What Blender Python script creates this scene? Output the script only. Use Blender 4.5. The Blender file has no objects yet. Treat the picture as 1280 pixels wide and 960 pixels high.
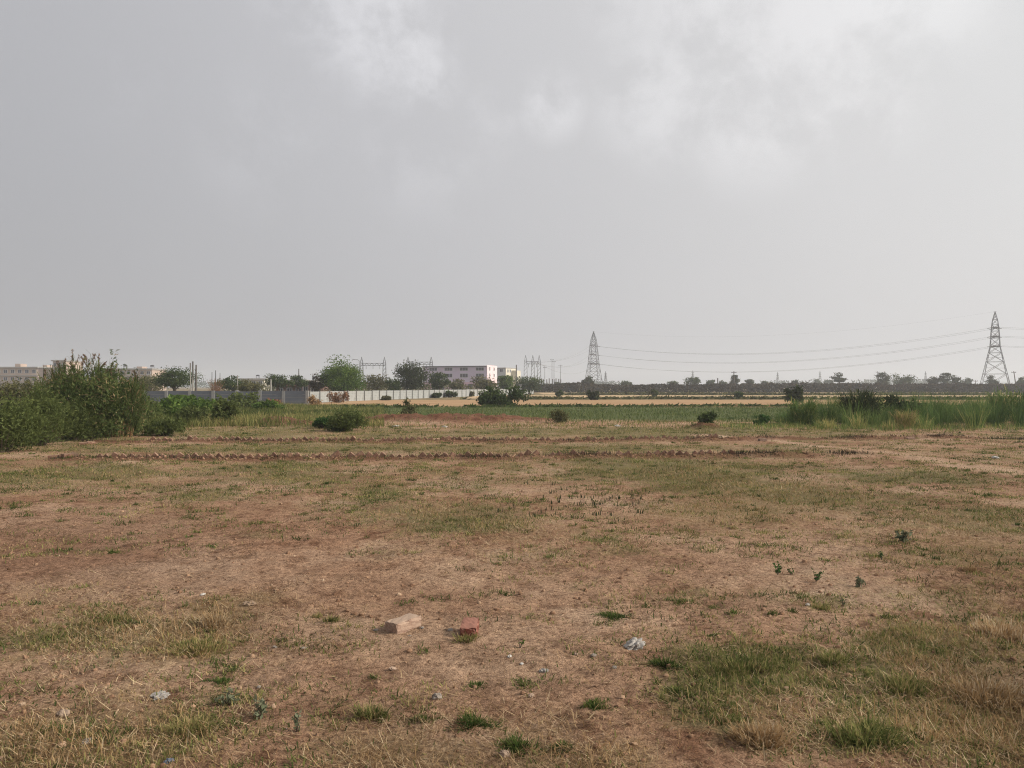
import bpy, math
import numpy as np
from mathutils import Vector, Quaternion, Matrix

R = np.random.default_rng(7)
scn = bpy.context.scene
COL = scn.collection
F, CX, HY, CAMH = 960.0, 640.0, 483.0, 1.55          # focal length (px), centre column, horizon row, eye height
PI = math.pi

# ------------------------------------------------------------------ numpy helpers
def hash2(ix, iy, s):
    h = (ix.astype(np.int64) * 374761393 + iy.astype(np.int64) * 668265263 + s * 1442695041) & 0xFFFFFFFF
    h = ((h ^ (h >> 13)) * 1274126177) & 0xFFFFFFFF
    return ((h ^ (h >> 16)) & 0xFFFF) / 65535.0

def vnoise(x, y, s=0):
    x = np.asarray(x, float); y = np.asarray(y, float)
    ix = np.floor(x); iy = np.floor(y); fx = x - ix; fy = y - iy
    fx = fx * fx * (3 - 2 * fx); fy = fy * fy * (3 - 2 * fy)
    a = hash2(ix, iy, s); b = hash2(ix + 1, iy, s); c = hash2(ix, iy + 1, s); d = hash2(ix + 1, iy + 1, s)
    return (a * (1 - fx) + b * fx) * (1 - fy) + (c * (1 - fx) + d * fx) * fy

def fbm(x, y, s=0, o=4):
    t = 0; a = 0.5; n = 0
    for k in range(o):
        t = t + a * vnoise(x, y, s + k * 17); n += a
        x = np.asarray(x) * 2.03; y = np.asarray(y) * 2.03; a *= 0.5
    return t / n

def sstep(a, b, x):
    t = np.clip((x - a) / (b - a), 0, 1)
    return t * t * (3 - 2 * t)

def at(px, py):
    Y = F * CAMH / (py - HY)
    return (px - CX) / F * Y, Y

def xat(px, Y):
    return (px - CX) / F * Y

def zat(py, Y):
    return CAMH + (HY - py) / F * Y

def topx(X, Y):
    Y = np.maximum(Y, 0.5)
    return CX + F * X / Y, HY + F * CAMH / Y

# ------------------------------------------------------------------ terrain
ROW1 = (at(78, 574.5), at(1010, 570.0))
ROW2 = (at(120, 553.0), at(1215, 549.0))

def seg_dist(X, Y, a, b):
    ax, ay = a; bx, by = b
    dx, dy = bx - ax, by - ay
    L2 = dx * dx + dy * dy
    t = np.clip(((X - ax) * dx + (Y - ay) * dy) / L2, 0, 1)
    return np.hypot(X - ax - t * dx, Y - ay - t * dy)

def bank(X, Y):
    """low bank of dug red soil in front of the green field"""
    m = np.exp(-((Y - 34.2 - 0.6 * np.sin(X * 0.6)) / 1.5) ** 2) * sstep(-7.5, -5.8, X) * (1 - sstep(-0.4, 3.2, X))
    m = m * np.clip(1.5 * fbm(X * 1.4, Y * 1.4, 5, 5) - .12, 0, 1.2)
    p = np.exp(-((Y - 31.5) / 1.0) ** 2 - ((X + 9.6) / 1.0) ** 2) * 0.8
    q = np.exp(-((Y - 30.2) / 0.8) ** 2 - ((X + 8.1) / 0.8) ** 2) * 0.4
    r = np.exp(-((Y - 27.8) / 0.6) ** 2 - ((X - 7.0) / 0.55) ** 2) * 0.6
    return m + p + q + r

def hgt(X, Y):
    X = np.asarray(X, float); Y = np.asarray(Y, float)
    near = 1 - sstep(30, 70, Y)
    z = near * (0.10 * (fbm(X * 0.25, Y * 0.25, 1, 3) - 0.5) * sstep(1, 9, Y) + 0.05 * (fbm(X * 1.1, Y * 1.1, 2, 3) - 0.5))
    fine = 1 - sstep(9, 20, Y)
    z = z + fine * (0.034 * (fbm(X * 5, Y * 5, 3, 4) - 0.5) + 0.030 * (fbm(X * 14, Y * 14, 4, 3) - 0.5)) + .055 * (1 - fine) * near * (fbm(X * 2.6, Y * 2.6, 7, 3) - .5)
    bb = bank(X, Y); z = z + 0.36 * bb + .12 * np.clip(bb * 3, 0, 1) * (fbm(X * 5, Y * 5, 6, 3) - .4)
    for k, (a, b) in enumerate((ROW1, ROW2)):
        d = seg_dist(X, Y, a, b)
        z = z + np.exp(-(d / 0.19) ** 2) * (0.03 + 0.05 * fbm(X * 3, Y * 3, 9 + k, 3) * (1 + 1.3 * sstep(2, 6, X)))
    return z

# ------------------------------------------------------------------ mesh collector
class MB:
    def __init__(s):
        s.V = []; s.Q = []; s.T = []; s.A = []; s.n = 0
    def add(s, V, Q=None, T=None, A=None):
        V = np.asarray(V, float).reshape(-1, 3)
        s.V.append(V)
        if Q is not None and len(Q): s.Q.append(np.asarray(Q, np.int64).reshape(-1, 4) + s.n)
        if T is not None and len(T): s.T.append(np.asarray(T, np.int64).reshape(-1, 3) + s.n)
        A = np.full(len(V), 0.5) if A is None else (np.full(len(V), float(A)) if np.isscalar(A) else np.asarray(A, float))
        s.A.append(A); s.n += len(V)
    def mesh(s, name, smooth=False):
        V = np.concatenate(s.V); A = np.concatenate(s.A)
        Q = np.concatenate(s.Q) if s.Q else np.zeros((0, 4), np.int64)
        T = np.concatenate(s.T) if s.T else np.zeros((0, 3), np.int64)
        me = bpy.data.meshes.new(name)
        nl = Q.size + T.size; npoly = len(Q) + len(T)
        me.vertices.add(len(V)); me.vertices.foreach_set('co', V.astype(np.float32).ravel())
        me.loops.add(nl); me.loops.foreach_set('vertex_index', np.concatenate([Q.ravel(), T.ravel()]).astype(np.int32))
        me.polygons.add(npoly)
        st = np.concatenate([np.arange(len(Q)) * 4, Q.size + np.arange(len(T)) * 3]).astype(np.int32)
        me.polygons.foreach_set('loop_start', st)
        me.polygons.foreach_set('use_smooth', np.full(npoly, smooth))
        at_ = me.attributes.new('tint', 'FLOAT', 'POINT'); at_.data.foreach_set('value', A.astype(np.float32))
        me.update(calc_edges=True); me.validate()
        return me
    def build(s, name, mat, parent=None, loc=(0, 0, 0), smooth=False):
        o = bpy.data.objects.new(name, s.mesh(name, smooth)); COL.objects.link(o)
        o.data.materials.append(mat); o.location = loc
        if parent: o.parent = parent
        return o

def tag(o, label=None, cat=None, group=None, kind=None):
    if label: o['label'] = label
    if cat: o['category'] = cat
    if group: o['group'] = group
    if kind: o['kind'] = kind
    return o

def empty(name, label, cat, loc=(0, 0, 0), rz=0, group=None):
    o = bpy.data.objects.new(name, None); COL.objects.link(o)
    o.location = loc; o.rotation_euler = (0, 0, rz); o.empty_display_size = 0.2
    return tag(o, label, cat, group)

def rep(mesh, name, parent, loc=(0, 0, 0), rot=(0, 0, 0), scale=(1, 1, 1)):
    o = bpy.data.objects.new(name, mesh); COL.objects.link(o)
    o.parent = parent; o.location = loc; o.rotation_euler = rot; o.scale = scale
    return o

BOXQ = np.array([[0, 3, 2, 1], [4, 5, 6, 7], [0, 1, 5, 4], [1, 2, 6, 5], [2, 3, 7, 6], [3, 0, 4, 7]])
def box(mb, x0, x1, y0, y1, z0, z1, A=0.5):
    V = [(x0, y0, z0), (x1, y0, z0), (x1, y1, z0), (x0, y1, z0), (x0, y0, z1), (x1, y0, z1), (x1, y1, z1), (x0, y1, z1)]
    mb.add(V, BOXQ, None, A)

def tube(mb, pts, rad, n=6, A=0.5, cap=True):
    pts = np.asarray(pts, float); m = len(pts)
    rad = np.full(m, rad) if np.isscalar(rad) else np.asarray(rad, float)
    V = []; ref = np.array([0.31, 0.87, 0.12])
    for i in range(m):
        d = pts[min(i + 1, m - 1)] - pts[max(i - 1, 0)]
        d = d / (np.linalg.norm(d) + 1e-9)
        u = np.cross(d, ref); u /= (np.linalg.norm(u) + 1e-9); w = np.cross(d, u)
        for k in range(n):
            a = 2 * PI * k / n
            V.append(pts[i] + rad[i] * (math.cos(a) * u + math.sin(a) * w))
    Q = [[i * n + k, i * n + (k + 1) % n, (i + 1) * n + (k + 1) % n, (i + 1) * n + k] for i in range(m - 1) for k in range(n)]
    T = []
    if cap:
        V.append(pts[-1]); e = len(V) - 1
        T = [[(m - 1) * n + k, (m - 1) * n + (k + 1) % n, e] for k in range(n)]
    mb.add(V, Q, T, A)

def bar(mb, a, b, w, A=0.5):
    tube(mb, [a, b], w, 4, A, cap=False)

def blades(mb, P, H, W, az, lean, curl, tint, side=None):
    P = np.asarray(P, float); N = len(P)
    if N == 0: return
    f = lambda v: np.broadcast_to(np.asarray(v, float), (N,))
    H, W, az, lean, curl, tint = map(f, (H, W, az, lean, curl, tint))
    d = np.stack([np.cos(az), np.sin(az), 0 * az], 1)
    sa = az + PI / 2 + R.normal(0, 0.6, N)
    s = np.stack([np.cos(sa), np.sin(sa), 0 * sa], 1)
    up = np.array([0, 0, 1.0])
    m = P + (H * 0.55)[:, None] * (up * np.cos(lean)[:, None] + d * np.sin(lean)[:, None])
    l2 = lean + curl
    t = m + (H * 0.45)[:, None] * (up * np.cos(l2)[:, None] + d * np.sin(l2)[:, None])
    w = (W / 2)[:, None]
    V = np.stack([P - s * w, P + s * w, m - s * w * 0.8, m + s * w * 0.8, t], 1).reshape(-1, 3)
    b = np.arange(N)[:, None] * 5
    mb.add(V, b + np.array([0, 1, 3, 2]), b + np.array([2, 3, 4]), np.repeat(tint, 5))

def leaves(mb, C, L, W, tint, droop=0.0, axis=None):
    C = np.asarray(C, float); N = len(C)
    if N == 0: return
    a = R.normal(size=(N, 3)); a[:, 2] -= droop
    if axis is not None: a = axis + 0.5 * a
    a /= np.linalg.norm(a, axis=1)[:, None]
    b = np.cross(a, R.normal(size=(N, 3))); b /= np.linalg.norm(b, axis=1)[:, None]
    L = np.broadcast_to(np.asarray(L, float), (N,))[:, None] * R.uniform(0.7, 1.3, (N, 1))
    W = np.broadcast_to(np.asarray(W, float), (N,))[:, None] * R.uniform(0.7, 1.3, (N, 1))
    V = np.stack([C - a * L / 2, C + b * W / 2, C + a * L / 2, C - b * W / 2], 1).reshape(-1, 3)
    mb.add(V, np.arange(N)[:, None] * 4 + np.arange(4), None, np.repeat(np.broadcast_to(np.asarray(tint, float), (N,)), 4))

# ------------------------------------------------------------------ materials
def new_mat(name):
    m = bpy.data.materials.new(name); m.use_nodes = True
    nt = m.node_tree; nt.nodes.clear()
    return m, nt, nt.nodes, nt.links

def N_(ns, t, **kw):
    n = ns.new(t)
    for k, v in kw.items(): setattr(n, k, v)
    return n

def ramp(ns, stops):
    r = ns.new('ShaderNodeValToRGB'); e = r.color_ramp.elements
    while len(e) < len(stops): e.new(0.5)
    for i, (p, c) in enumerate(stops):
        e[i].position = p; e[i].color = (*c, 1) if len(c) == 3 else c
    return r

def noise(ns, ls, vec, scale, detail=4, rough=0.55):
    n = ns.new('ShaderNodeTexNoise'); n.inputs['Scale'].default_value = scale
    n.inputs['Detail'].default_value = detail; n.inputs['Roughness'].default_value = rough
    if vec is not None: ls.new(vec, n.inputs['Vector'])
    return n

def mix(ns, ls, fac, a, b, mode='MIX'):
    m = ns.new('ShaderNodeMix'); m.data_type = 'RGBA'; m.blend_type = mode; m.clamp_factor = True
    for s, v in ((0, fac), (6, a), (7, b)):
        if hasattr(v, 'is_linked') or hasattr(v, 'links'): ls.new(v, m.inputs[s])
        elif s == 0: m.inputs[0].default_value = v
        else: m.inputs[s].default_value = (*v, 1)
    return m.outputs[2]

def foliage(name, stops, trans=0.35, rough=0.8, var=0.25):
    """colour picked per leaf or blade from the tint attribute, with part of the light let through"""
    m, nt, ns, ls = new_mat(name)
    a = N_(ns, 'ShaderNodeAttribute', attribute_name='tint')
    oi = ns.new('ShaderNodeObjectInfo')
    r = ramp(ns, stops); ls.new(a.outputs['Fac'], r.inputs[0])
    geo = ns.new('ShaderNodeNewGeometry')
    nz = noise(ns, ls, geo.outputs['Position'], 0.9, 2)
    mr = N_(ns, 'ShaderNodeMapRange'); ls.new(nz.outputs[0], mr.inputs[0])
    mr.inputs[1].default_value = 0.3; mr.inputs[2].default_value = 0.7
    mr.inputs[3].default_value = 1 - var; mr.inputs[4].default_value = 1 + var
    hs = ns.new('ShaderNodeHueSaturation'); ls.new(r.outputs[0], hs.inputs['Color']); ls.new(mr.outputs[0], hs.inputs['Value'])
    d = ns.new('ShaderNodeBsdfDiffuse'); t = ns.new('ShaderNodeBsdfTranslucent'); mx = ns.new('ShaderNodeMixShader')
    ls.new(hs.outputs[0], d.inputs[0]); ls.new(hs.outputs[0], t.inputs[0])
    mx.inputs[0].default_value = trans
    ls.new(d.outputs[0], mx.inputs[1]); ls.new(t.outputs[0], mx.inputs[2])
    o = ns.new('ShaderNodeOutputMaterial'); ls.new(mx.outputs[0], o.inputs[0])
    return m

def solid(name, col, rough=0.8, var=0.18, scale=3.0, metal=0.0, dirt=None, bump=0.0, bscale=40):
    """plain surface broken up by weathering noise"""
    m, nt, ns, ls = new_mat(name)
    tc = ns.new('ShaderNodeTexCoord')
    n1 = noise(ns, ls, tc.outputs['Object'], scale, 6, 0.65)
    lo = tuple(c * (1 - var) for c in col); hi = tuple(min(1, c * (1 + var)) for c in col)
    r = ramp(ns, [(0.3, lo), (0.7, hi)]); ls.new(n1.outputs[0], r.inputs[0]); c = r.outputs[0]
    if dirt:
        n2 = noise(ns, ls, tc.outputs['Object'], scale * 0.37, 7, 0.7)
        r2 = ramp(ns, [(0.48, (0, 0, 0)), (0.66, (1, 1, 1))]); ls.new(n2.outputs[0], r2.inputs[0])
        c = mix(ns, ls, r2.outputs[0], c, dirt)
    p = ns.new('ShaderNodeBsdfPrincipled'); ls.new(c, p.inputs['Base Color'])
    p.inputs['Roughness'].default_value = rough; p.inputs['Metallic'].default_value = metal
    p.inputs['Specular IOR Level'].default_value = 0.25
    if bump:
        n3 = noise(ns, ls, tc.outputs['Object'], bscale, 5, 0.7)
        b = ns.new('ShaderNodeBump'); b.inputs['Strength'].default_value = bump; b.inputs['Distance'].default_value = 0.01
        ls.new(n3.outputs[0], b.inputs['Height']); ls.new(b.outputs[0], p.inputs['Normal'])
    o = ns.new('ShaderNodeOutputMaterial'); ls.new(p.outputs[0], o.inputs[0])
    return m

STRAW = (.43, .30, .165); STRAWD = (.19, .115, .06); PALE = (.53, .42, .29)
M = {}
M['dry'] = foliage('dry_grass_blades', [(0, STRAWD), (.35, (.32, .205, .10)), (.7, STRAW), (1, PALE)], .3)
M['mixed'] = foliage('half_dry_grass_blades', [(0, (.065, .085, .028)), (.35, (.15, .165, .055)), (.65, (.28, .255, .10)), (1, STRAW)], .35)
M['green'] = foliage('green_grass_blades', [(0, (.038, .058, .020)), (.5, (.078, .118, .034)), (.85, (.14, .165, .05)), (1, (.28, .23, .10))], .35)
M['field'] = foliage('field_grass_blades', [(0, (0.061, 0.081, 0.030)), (.5, (0.105, 0.142, 0.049)), (1, (0.216, 0.216, 0.088))], .35)
M['litter'] = foliage('straw_litter_stalks', [(0, (.055, .032, .02)), (.3, (.15, .09, .05)), (.65, (.33, .22, .12)), (1, (.50, .39, .25))], .1)
M['shrub'] = foliage('feathery_shrub_leaves', [(0, (.055, .065, .024)), (.5, (.10, .128, .043)), (1, (.17, .20, .07))], .35)
M['reed'] = foliage('reed_leaves', [(0, (.032, .05, .018)), (.5, (.075, .105, .036)), (.85, (.13, .15, .055)), (1, (.27, .20, .11))], .35)
M['cane'] = foliage('dry_cane_stems', [(0, (.10, .055, .03)), (.5, (.22, .14, .07)), (1, (.36, .25, .13))], .1)
M['plume'] = foliage('seed_plumes', [(0, (.10, .065, .045)), (1, (.24, .17, .12))], .3)
M['tall'] = foliage('tall_marsh_grass', [(0, (0.048, 0.085, 0.029)), (.5, (0.110, 0.177, 0.054)), (.85, (0.236, 0.279, 0.092)), (1, (0.473, 0.389, 0.169))], .4)
M['tree'] = foliage('tree_leaves', [(0, (0.030, 0.047, 0.019)), (.5, (0.057, 0.084, 0.032)), (1, (0.101, 0.128, 0.047))], .3)
M['tree_bright'] = foliage('bright_tree_leaves', [(0, (0.042, 0.072, 0.019)), (.5, (0.090, 0.150, 0.034)), (1, (0.156, 0.216, 0.054))], .35)
M['tree_dark'] = foliage('dark_tree_leaves', [(0, (.022, .032, .017)), (.5, (.045, .060, .028)), (1, (.085, .098, .045))], .3)
M['tree_olive'] = foliage('olive_tree_leaves', [(0, (0.056, 0.062, 0.027)), (.5, (0.106, 0.106, 0.050)), (1, (0.175, 0.163, 0.075))], .3)
M['scrub'] = foliage('dry_thorn_scrub', [(0, (.028, .025, .018)), (.5, (.052, .045, .032)), (1, (.095, .078, .052))], .2)
M['bare'] = foliage('bare_reddish_twigs', [(0, (.16, .085, .05)), (1, (.30, .17, .10))], .1)
M['weed'] = foliage('grey_green_weed_leaves', [(0, (.10, .115, .065)), (1, (.21, .225, .15))], .25)
M['herb'] = foliage('dark_green_weed_leaves', [(0, (0.026, 0.058, 0.019)), (1, (0.065, 0.130, 0.039))], .25)
M['bark'] = solid('bark', (.085, .065, .05), .9, .3, 6, bump=.4)
M['twig'] = solid('grey_twig', (.14, .11, .085), .9, .3, 6)
M['steel'] = solid('galvanised_steel', (.055, .057, .06), .6, .2, .7, metal=.3)
M['wire'] = solid('aluminium_wire', (.20, .20, .205), .5, .1, .2, metal=.3)
M['insul'] = solid('brown_insulator', (.07, .055, .05), .4, .15, 3)
M['pole'] = solid('grey_concrete_pole', (.30, .29, .27), .9, .2, 2, dirt=(.16, .14, .12))
M['poledark'] = solid('weathered_wood_pole', (.10, .09, .08), .9, .25, 4)
M['whitewall'] = solid('white_concrete_panel', (.29, .30, .295), .9, .16, 1.4, dirt=(.20, .20, .185))
M['post'] = solid('dark_joint_post', (.12, .12, .115), .9, .2, 3)
M['bluewall'] = solid('slate_blue_concrete_panel', (.125, .14, .17), .9, .14, 1.1, dirt=(.16, .165, .175))
M['greypost'] = solid('bare_concrete_post', (.27, .27, .27), .9, .15, 3)
M['paintgrey'] = solid('lilac_grey_paint', (.53, .46, .60), .85, .08, .4, dirt=(.47, .41, .52))
M['paintpink'] = solid('pink_paint', (.56, .37, .47), .85, .08, .4, dirt=(.49, .34, .41))
M['palepink'] = solid('pale_pink_paint', (.72, .56, .58), .85, .05, .4)
M['cream'] = solid('cream_paint', (.56, .52, .43), .85, .06, .4)
M['greypaint'] = solid('grey_paint', (.50, .53, .54), .85, .06, .4)
M['concrete'] = solid('raw_concrete', (.30, .285, .265), .9, .12, .5, dirt=(.24, .22, .20))
M['peach'] = solid('peach_plaster', (.42, .325, .27), .9, .08, .4, dirt=(.46, .36, .30))
M['darkroof'] = solid('dark_roof_edge', (.075, .07, .085), .8, .12, 1)
M['glass'] = solid('dark_window', (.055, .05, .07), .3, .15, .8)
M['brownwall'] = solid('brown_brick_wall', (.17, .105, .085), .9, .2, 2, dirt=(.22, .16, .13))
M['tank'] = solid('black_water_tank', (.03, .03, .032), .6, .1, 2)
M['plastic'] = solid('crumpled_white_plastic', (.31, .285, .26), .45, .12, 14, bump=.3, bscale=60)
M['paper'] = solid('white_chip', (.50, .48, .45), .8, .1, 20)
M['stone'] = solid('grey_stone', (.25, .215, .185), .9, .2, 25, bump=.5, bscale=90)
M['stonewarm'] = solid('dusty_stone', (.32, .235, .175), .9, .2, 25, bump=.5, bscale=90)
M['blue'] = solid('faded_blue_plastic', (.13, .15, .19), .5, .15, 20)
M['card'] = solid('brown_cardboard', (.27, .19, .13), .9, .15, 20)

def brick_mat(name, col, dust, amt):
    m, nt, ns, ls = new_mat(name)
    tc = ns.new('ShaderNodeTexCoord'); oi = ns.new('ShaderNodeObjectInfo')
    off = ns.new('ShaderNodeVectorMath'); off.operation = 'ADD'
    sc = ns.new('ShaderNodeVectorMath'); sc.operation = 'SCALE'; sc.inputs[3].default_value = 37.0
    cb = ns.new('ShaderNodeCombineXYZ')
    for i in range(3): ls.new(oi.outputs['Random'], cb.inputs[i])
    ls.new(cb.outputs[0], sc.inputs[0]); ls.new(tc.outputs['Object'], off.inputs[0]); ls.new(sc.outputs[0], off.inputs[1])
    n1 = noise(ns, ls, off.outputs[0], 14, 6, .7); n2 = noise(ns, ls, off.outputs[0], 70, 5, .7)
    r = ramp(ns, [(.3, tuple(c * .72 for c in col)), (.7, tuple(c * 1.25 for c in col))]); ls.new(n2.outputs[0], r.inputs[0])
    g = ns.new('ShaderNodeNewGeometry'); sx = ns.new('ShaderNodeSeparateXYZ'); ls.new(g.outputs['Normal'], sx.inputs[0])
    ad = ns.new('ShaderNodeMath'); ad.operation = 'MULTIPLY_ADD'; ls.new(sx.outputs[2], ad.inputs[0]); ad.inputs[1].default_value = .3
    ls.new(n1.outputs[0], ad.inputs[2])
    r2 = ramp(ns, [(.42, (0, 0, 0)), (.68, (amt, amt, amt))]); ls.new(ad.outputs[0], r2.inputs[0])
    c = mix(ns, ls, r2.outputs[0], r.outputs[0], dust)
    hs = ns.new('ShaderNodeHueSaturation'); ls.new(c, hs.inputs['Color'])
    mr = ns.new('ShaderNodeMapRange'); ls.new(oi.outputs['Random'], mr.inputs[0]); mr.inputs[3].default_value = .75; mr.inputs[4].default_value = 1.2
    ls.new(mr.outputs[0], hs.inputs['Value'])
    p = ns.new('ShaderNodeBsdfPrincipled'); ls.new(hs.outputs[0], p.inputs['Base Color']); p.inputs['Roughness'].default_value = .92
    p.inputs['Specular IOR Level'].default_value = .15
    b = ns.new('ShaderNodeBump'); b.inputs['Strength'].default_value = .6; b.inputs['Distance'].default_value = .006
    ls.new(n2.outputs[0], b.inputs['Height']); ls.new(b.outputs[0], p.inputs['Normal'])
    o = ns.new('ShaderNodeOutputMaterial'); ls.new(p.outputs[0], o.inputs[0])
    return m
M['brickdusty'] = brick_mat('dusty_brick', (.25, .165, .125), (.33, .245, .185), .75)
M['brickred'] = brick_mat('red_brick', (.125, .038, .027), (.27, .135, .10), .85)
M['brickrow'] = brick_mat('soil_stained_brick', (.19, .10, .07), (.30, .20, .14), .7)

# ------------------------------------------------------------------ where the ground is bare, straw or green
# (px, py, rx, ry, straw, green): patches seen on the ground
PATCH = [
    (545, 645, 125, 20, .9, .55), (600, 662, 60, 10, .3, .7), (330, 671, 45, 7, .6, .5), (345, 584, 60, 9, .4, .9), (470, 619, 35, 8, .1, .9),
    (260, 622, 60, 11, .2, .7), (840, 585, 160, 14, .7, .8), (930, 626, 110, 26, .9, .35), (880, 600, 60, 12, .5, .7), (1060, 610, 120, 18, .3, .5),
    (1160, 600, 80, 8, .2, .7), (780, 690, 45, 10, .4, .5), (740, 670, 50, 10, .2, .5), (830, 744, 60, 9, .3, .6), (1000, 835, 105, 30, .35, .85), (915, 828, 85, 26, .3, 1.0), (870, 860, 50, 16, .2, .8),
    (950, 885, 95, 26, .5, .35), (1215, 795, 130, 45, .75, .3), (1200, 880, 130, 42, .85, .3), (1085, 915, 90, 30, .4, .65), (1230, 930, 90, 40, .9, .4),
    (1150, 800, 60, 20, .3, .6), (235, 805, 62, 22, .9, .5), (140, 775, 50, 14, .6, .5), (270, 765, 30, 18, .9, .1), (235, 910, 40, 34, .7, .5),
    (90, 935, 110, 40, .7, .35), (20, 800, 50, 14, .3, .5), (480, 945, 110, 30, .6, .35), (720, 950, 90, 24, .7, .25), (870, 900, 70, 30, .4, .6),
    (70, 600, 150, 18, .3, .35), (200, 560, 260, 5, .5, .6), (650, 560, 300, 5, .4, .55), (450, 600, 300, 16, .2, .3), (1200, 650, 120, 30, .4, .4), (1180, 690, 90, 15, .3, .5),
    (1020, 755, 50, 8, .4, .6), (330, 745, 40, 12, .7, .1), (410, 775, 25, 8, .5, .3), (470, 695, 40, 10, .4, .3), (90, 690, 60, 8, .3, .3), (60, 745, 70, 12, .3, .3),
    (420, 890, 40, 24, .5, .3), (110, 795, 60, 14, .5, .3), (700, 545, 700, 8, .3, .3), (300, 540, 200, 6, .5, .4), (800, 540, 200, 5, .4, .7), (1110, 835, 60, 20, .4, .4),
]
BARE = [(560, 790, 190, 26, .85), (600, 840, 170, 36, .75), (330, 850, 90, 40, .5), (90, 660, 120, 22, .6), (200, 720, 160, 22, .6), (560, 730, 260, 26, .35), (960, 700, 160, 34, .4), (900, 760, 120, 22, .4)]

def bare(X, Y):
    px, py = topx(X, Y); wob = 1 + 0.9 * (fbm(X * 1.3, Y * 1.3, 31, 4) - 0.5); b = np.zeros_like(px)
    for (cx, cy, rx, ry, a) in BARE: b = np.maximum(b, np.exp(-((((px - cx) / rx) ** 2 + ((py - cy) / ry) ** 2) * wob) ** 1.2) * a)
    return np.clip(b * (.5 + 1.1 * fbm(X * 1.1, Y * 1.1, 33, 3)), 0, 1)

def cover(X, Y):
    px, py = topx(X, Y)
    wob = 1 + 0.9 * (fbm(X * 1.3, Y * 1.3, 31, 4) - 0.5)
    base = fbm(X * 0.45, Y * 0.45, 41, 4)
    base2 = fbm(X * 1.7, Y * 1.7, 43, 3)
    straw = 0.30 + 0.9 * (base - 0.5) + 0.6 * (base2 - 0.5)
    green = 0.20 + 1.0 * (fbm(X * 0.5, Y * 0.5, 47, 4) - 0.5) + 0.8 * (fbm(X * 2.1, Y * 2.1, 49, 3) - 0.5)
    for (cx, cy, rx, ry, s, g) in PATCH:
        m = np.exp(-((((px - cx) / rx) ** 2 + ((py - cy) / ry) ** 2) * wob) ** 1.3)
        straw = straw + m * s * .9; green = green + m * g * .9
    for (cx, cy, rx, ry, a) in BARE:
        m = np.exp(-((((px - cx) / rx) ** 2 + ((py - cy) / ry) ** 2) * wob) ** 1.2) * a
        straw = straw * (1 - m); green = green * (1 - m)
    mid = sstep(9, 16, Y) * (1 - sstep(26, 34, Y))
    green = green + 0.17 * mid; straw = straw + 0.10 * mid
    for a, b, w in PATHS:
        m = np.exp(-(seg_dist(X, Y, a, b) / w) ** 2)
        straw = straw * (1 - m); green = green * (1 - m)
    return np.clip(straw, 0, 1.3), np.clip(green, 0, 1.3)

_p = [at(875, 543), at(960, 551), at(1035, 559), at(1130, 570), at(1200, 584), at(1290, 596)]
PATHS = [(_p[0], _p[1], .35), (_p[1], _p[2], .35), (_p[2], _p[3], .22), (_p[3], _p[4], .32), (_p[4], _p[5], .5)]

# ------------------------------------------------------------------ ground
def strip_rows():
    ys = list(np.arange(-6, 2, .25)) + list(np.arange(2, 9, .03)); y = 9.0
    while y < 110: ys.append(y); y += .0075 * y
    while y < 2400: ys.append(y); y += .04 * y
    ys.append(2400)
    return np.array(ys)

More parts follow.
